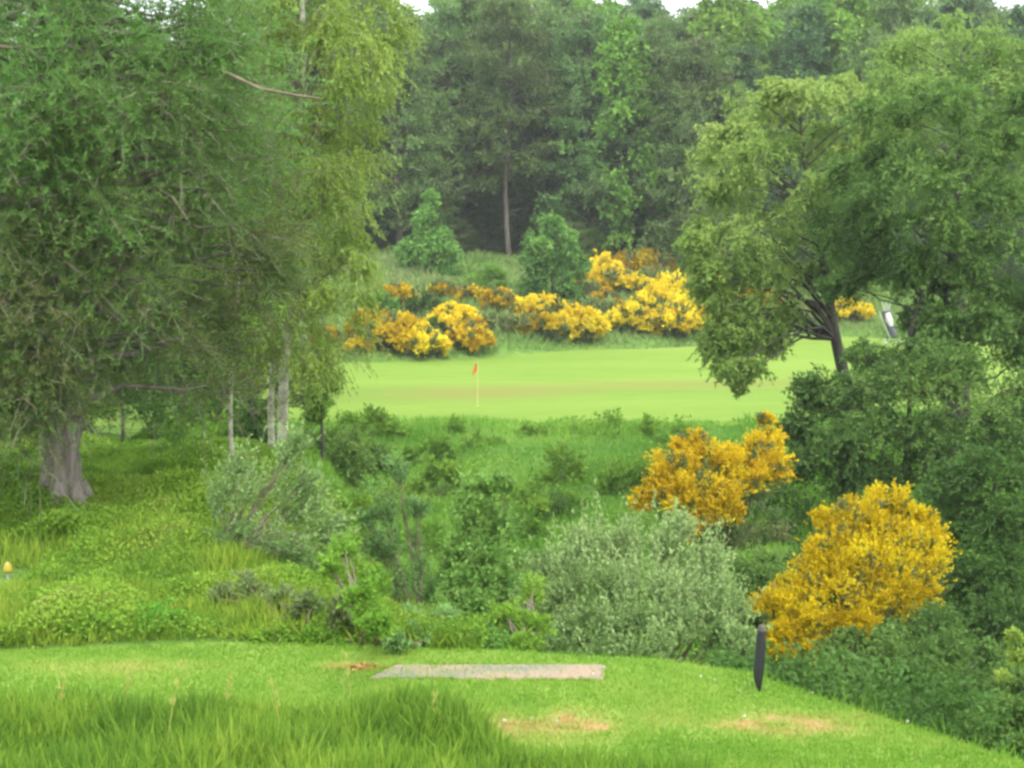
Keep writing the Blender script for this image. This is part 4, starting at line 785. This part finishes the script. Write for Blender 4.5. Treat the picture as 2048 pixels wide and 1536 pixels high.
# earth scrape beside the mat is worn turf; raised crumbs of soil
b = Buf(); R = np.random.default_rng(9); c_ = hit(722, 1340, 9); n = 260
p = np.stack([c_[0] + R.normal(size=n) * .09, c_[1] + R.normal(size=n) * .04, R.uniform(0, .03, n)], 1)
leaves(b, p, norm(R.normal(size=(n, 3))), .03, .025, R.random(n))
tag(b.build('loose_soil', leaf_mat('soil_crumbs', [(.25, .11, .04), (.45, .25, .10)], 0)), 'orange-brown loose soil beside the tee mat', 'soil', kind='stuff')
# yellow tee marker
q = hit(16, 1158, 12); q[2] += .0; root = empty('tee_marker', tuple(q)); ym = plain_mat('yellow_paint', (.24, .19, .02), (.30, .25, .03), 15, .4, .02)
rings = []
for z, w in [(-.01, .05), (.0, .055), (.02, .054), (.06, .04), (.09, .025), (.10, .012)]:
    rings.append([(q[0] + w * math.cos(i * PI / 6), q[1] + w * math.sin(i * PI / 6), q[2] + z + .08) for i in range(12)])
loft('body', rings, ym, root, True, q)
b = Buf(); b.tube([q + [0, 0, -.3], q + [0, 0, .09]], [.012, .012], 8); b.build('spike', plain_mat('spike_metal', (.3, .3, .3), (.4, .4, .4)), root, tuple(q))
b = Buf(); b.tube([q + [.0, -.02, .10], q + [.0, -.02, .19]], [.025, .010], 10); b.build('stripe', plain_mat('pale_yellow', (.34, .31, .08), (.38, .35, .1)), root, tuple(q))
tag(root, 'small yellow tee marker in the grass at the left edge', 'tee marker')
# flag
q = hit(955, 813, 55); Yf = q[1]; root = empty('golf_flag', tuple(q))
b = Buf(); h_ = at(955, 724, Yf)[2] - q[2]
for i in range(5):
    pass
b.tube([q + [0, 0, -.05], q + [0, 0, h_]], [.022, .018], 8); b.build('pole', bark_mat('flag_pole', [(.34, .34, .12), (.5, .5, .24)], 2, 1, 0, .5), root, tuple(q))
t = np.linspace(0, 1, 9); fq = []
rows = []
for j, v in enumerate(np.linspace(0, 1, 7)):
    rows.append([q + np.array([-(.02 + u * (.10 + .16 * v)), .05 * math.sin(u * 5 + v * 2), h_ - .02 - v * .42 - u * .12 * (1 + v)]) for u in np.linspace(0, 1, 8)])
rows = np.array(rows); b = Buf()
qq = np.stack([rows[:-1, :-1], rows[:-1, 1:], rows[1:, 1:], rows[1:, :-1]], 2).reshape(-1, 4, 3); b.quads(qq, .5)
b.build('flag', plain_mat('orange_cloth', (.40, .09, .02), (.50, .14, .03), 10, .8, .05), root, tuple(q), True)
b = Buf(); b.tube([q + [0, 0, -.02], q + [0, 0, .026]], [.08, .08], 14); b.build('cup', plain_mat('cup', (.5, .5, .45), (.6, .6, .55)), root, tuple(q))
tag(root, 'orange drooping flag on a pale yellow stick in the green', 'flag')
# golf bag on a trolley far right, half hidden
q = hit(1782, 692, 60); Yb = q[1]; root = empty('golf_trolley', tuple(q)); wm = plain_mat('white_bag', (.42, .42, .44), (.5, .5, .52), 10, .5, .05); dm = plain_mat('dark_bag', (.05, .055, .07), (.09, .09, .11), 10, .5, .05)
def pt(px, py, dy=0.): return at(px, py, Yb) + np.array([0, dy, 0])
b = Buf(); b.tube([pt(1790, 676), pt(1783, 660), pt(1774, 632), pt(1771, 622)], [.22, .25, .3, .27], 14); b.build('bag', dm, root, tuple(q), True)
b = Buf(); b.tube([pt(1781, 652, -.12), pt(1777, 640, -.15), pt(1773, 626, -.12)], [.16, .26, .2], 12); b.build('bag_hood', wm, root, tuple(q), True)
for dx in (-12, 16):
    c = pt(1785 + dx, 682); b = Buf(); th = np.linspace(0, 2 * PI, 19); b.tube([c + [.2 * math.cos(a), 0, .2 * math.sin(a)] for a in th], [.035] * 19, 6); b.build('wheel', plain_mat('wheel_grey', (.25, .26, .28), (.4, .41, .42)), root, tuple(q))
b = Buf(); b.tube([pt(1785, 688), pt(1765, 640), pt(1758, 622)], [.025, .025, .02], 6); b.tube([pt(1770, 684), pt(1801, 684)], [.025, .025], 6)
for i in range(5): b.tube([pt(1770 + i * 2, 625), pt(1764 + i * 4, 604 + i % 2 * 6)], [.02, .02], 5)
b.build('handle', plain_mat('alloy', (.4, .41, .42), (.55, .56, .57)), root, tuple(q))
tag(root, 'pale golf bag on a trolley half hidden behind the right trees', 'golf trolley')

# ------------------------------------------------------------------ light and air
W = bpy.data.worlds.new('World'); SC.world = W; W.use_nodes = True; nt = W.node_tree; nt.nodes.clear()
o_ = nt.nodes.new('ShaderNodeOutputWorld'); bg = nt.nodes.new('ShaderNodeBackground'); sky = nt.nodes.new('ShaderNodeTexSky')
sky.sky_type = 'NISHITA'; sky.sun_disc = False; sky.sun_elevation = math.radians(52); sky.sun_rotation = math.radians(160); sky.dust_density = 3; sky.air_density = 1; sky.ozone_density = 1
mxn = nt.nodes.new('ShaderNodeMix'); mxn.data_type = 'RGBA'; mxn.inputs[0].default_value = .72; mxn.inputs[7].default_value = (10.2, 10.4, 10.4, 1)
nt.links.new(sky.outputs[0], mxn.inputs[6]); nt.links.new(mxn.outputs[2], bg.inputs[0]); bg.inputs[1].default_value = .12
nt.links.new(bg.outputs[0], o_.inputs[0])
sl = bpy.data.lights.new('sun', 'SUN'); sl.energy = 1.2; sl.angle = math.radians(25); sl.color = (1, .95, .87)
so = bpy.data.objects.new('sun', sl); C.objects.link(so)
el, az = math.radians(52), math.radians(160)     # behind and above the camera, slightly to the right
dirv = (math.sin(az) * math.cos(el), math.cos(az) * math.cos(el), math.sin(el))
from mathutils import Vector
so.rotation_euler = Vector(dirv).to_track_quat('Z', 'Y').to_euler(); so.location = (10, -20, 40)
SC.view_settings.view_transform = 'Standard'; SC.view_settings.look = 'None'; SC.view_settings.gamma = 1; SC.view_settings.exposure = 1.65
SC.cycles.filter_width = 2.8
SC.cycles.max_bounces = 6; SC.cycles.diffuse_bounces = 3; SC.cycles.transmission_bounces = 3; SC.cycles.transparent_max_bounces = 4; SC.cycles.volume_bounces = 0
hv = bpy.data.materials.new('haze_air'); hv.use_nodes = True; nt = hv.node_tree; nt.nodes.clear()
oo = nt.nodes.new('ShaderNodeOutputMaterial'); pv = nt.nodes.new('ShaderNodeVolumePrincipled'); pv.inputs['Color'].default_value = (.93, .96, 1, 1); pv.inputs['Density'].default_value = .0003; pv.inputs['Anisotropy'].default_value = 0
nt.links.new(pv.outputs[0], oo.inputs['Volume'])
bx = [(-720, -80, -12), (720, -80, -12), (720, 1520, -12), (-720, 1520, -12)]
hz_ = box_obj('haze', bx, [(p[0], p[1], 130) for p in bx], hv); hz_['kind'] = 'stuff'
print('faces', sum(len(me.polygons) for me in bpy.data.meshes), 'objects', len(bpy.data.objects))
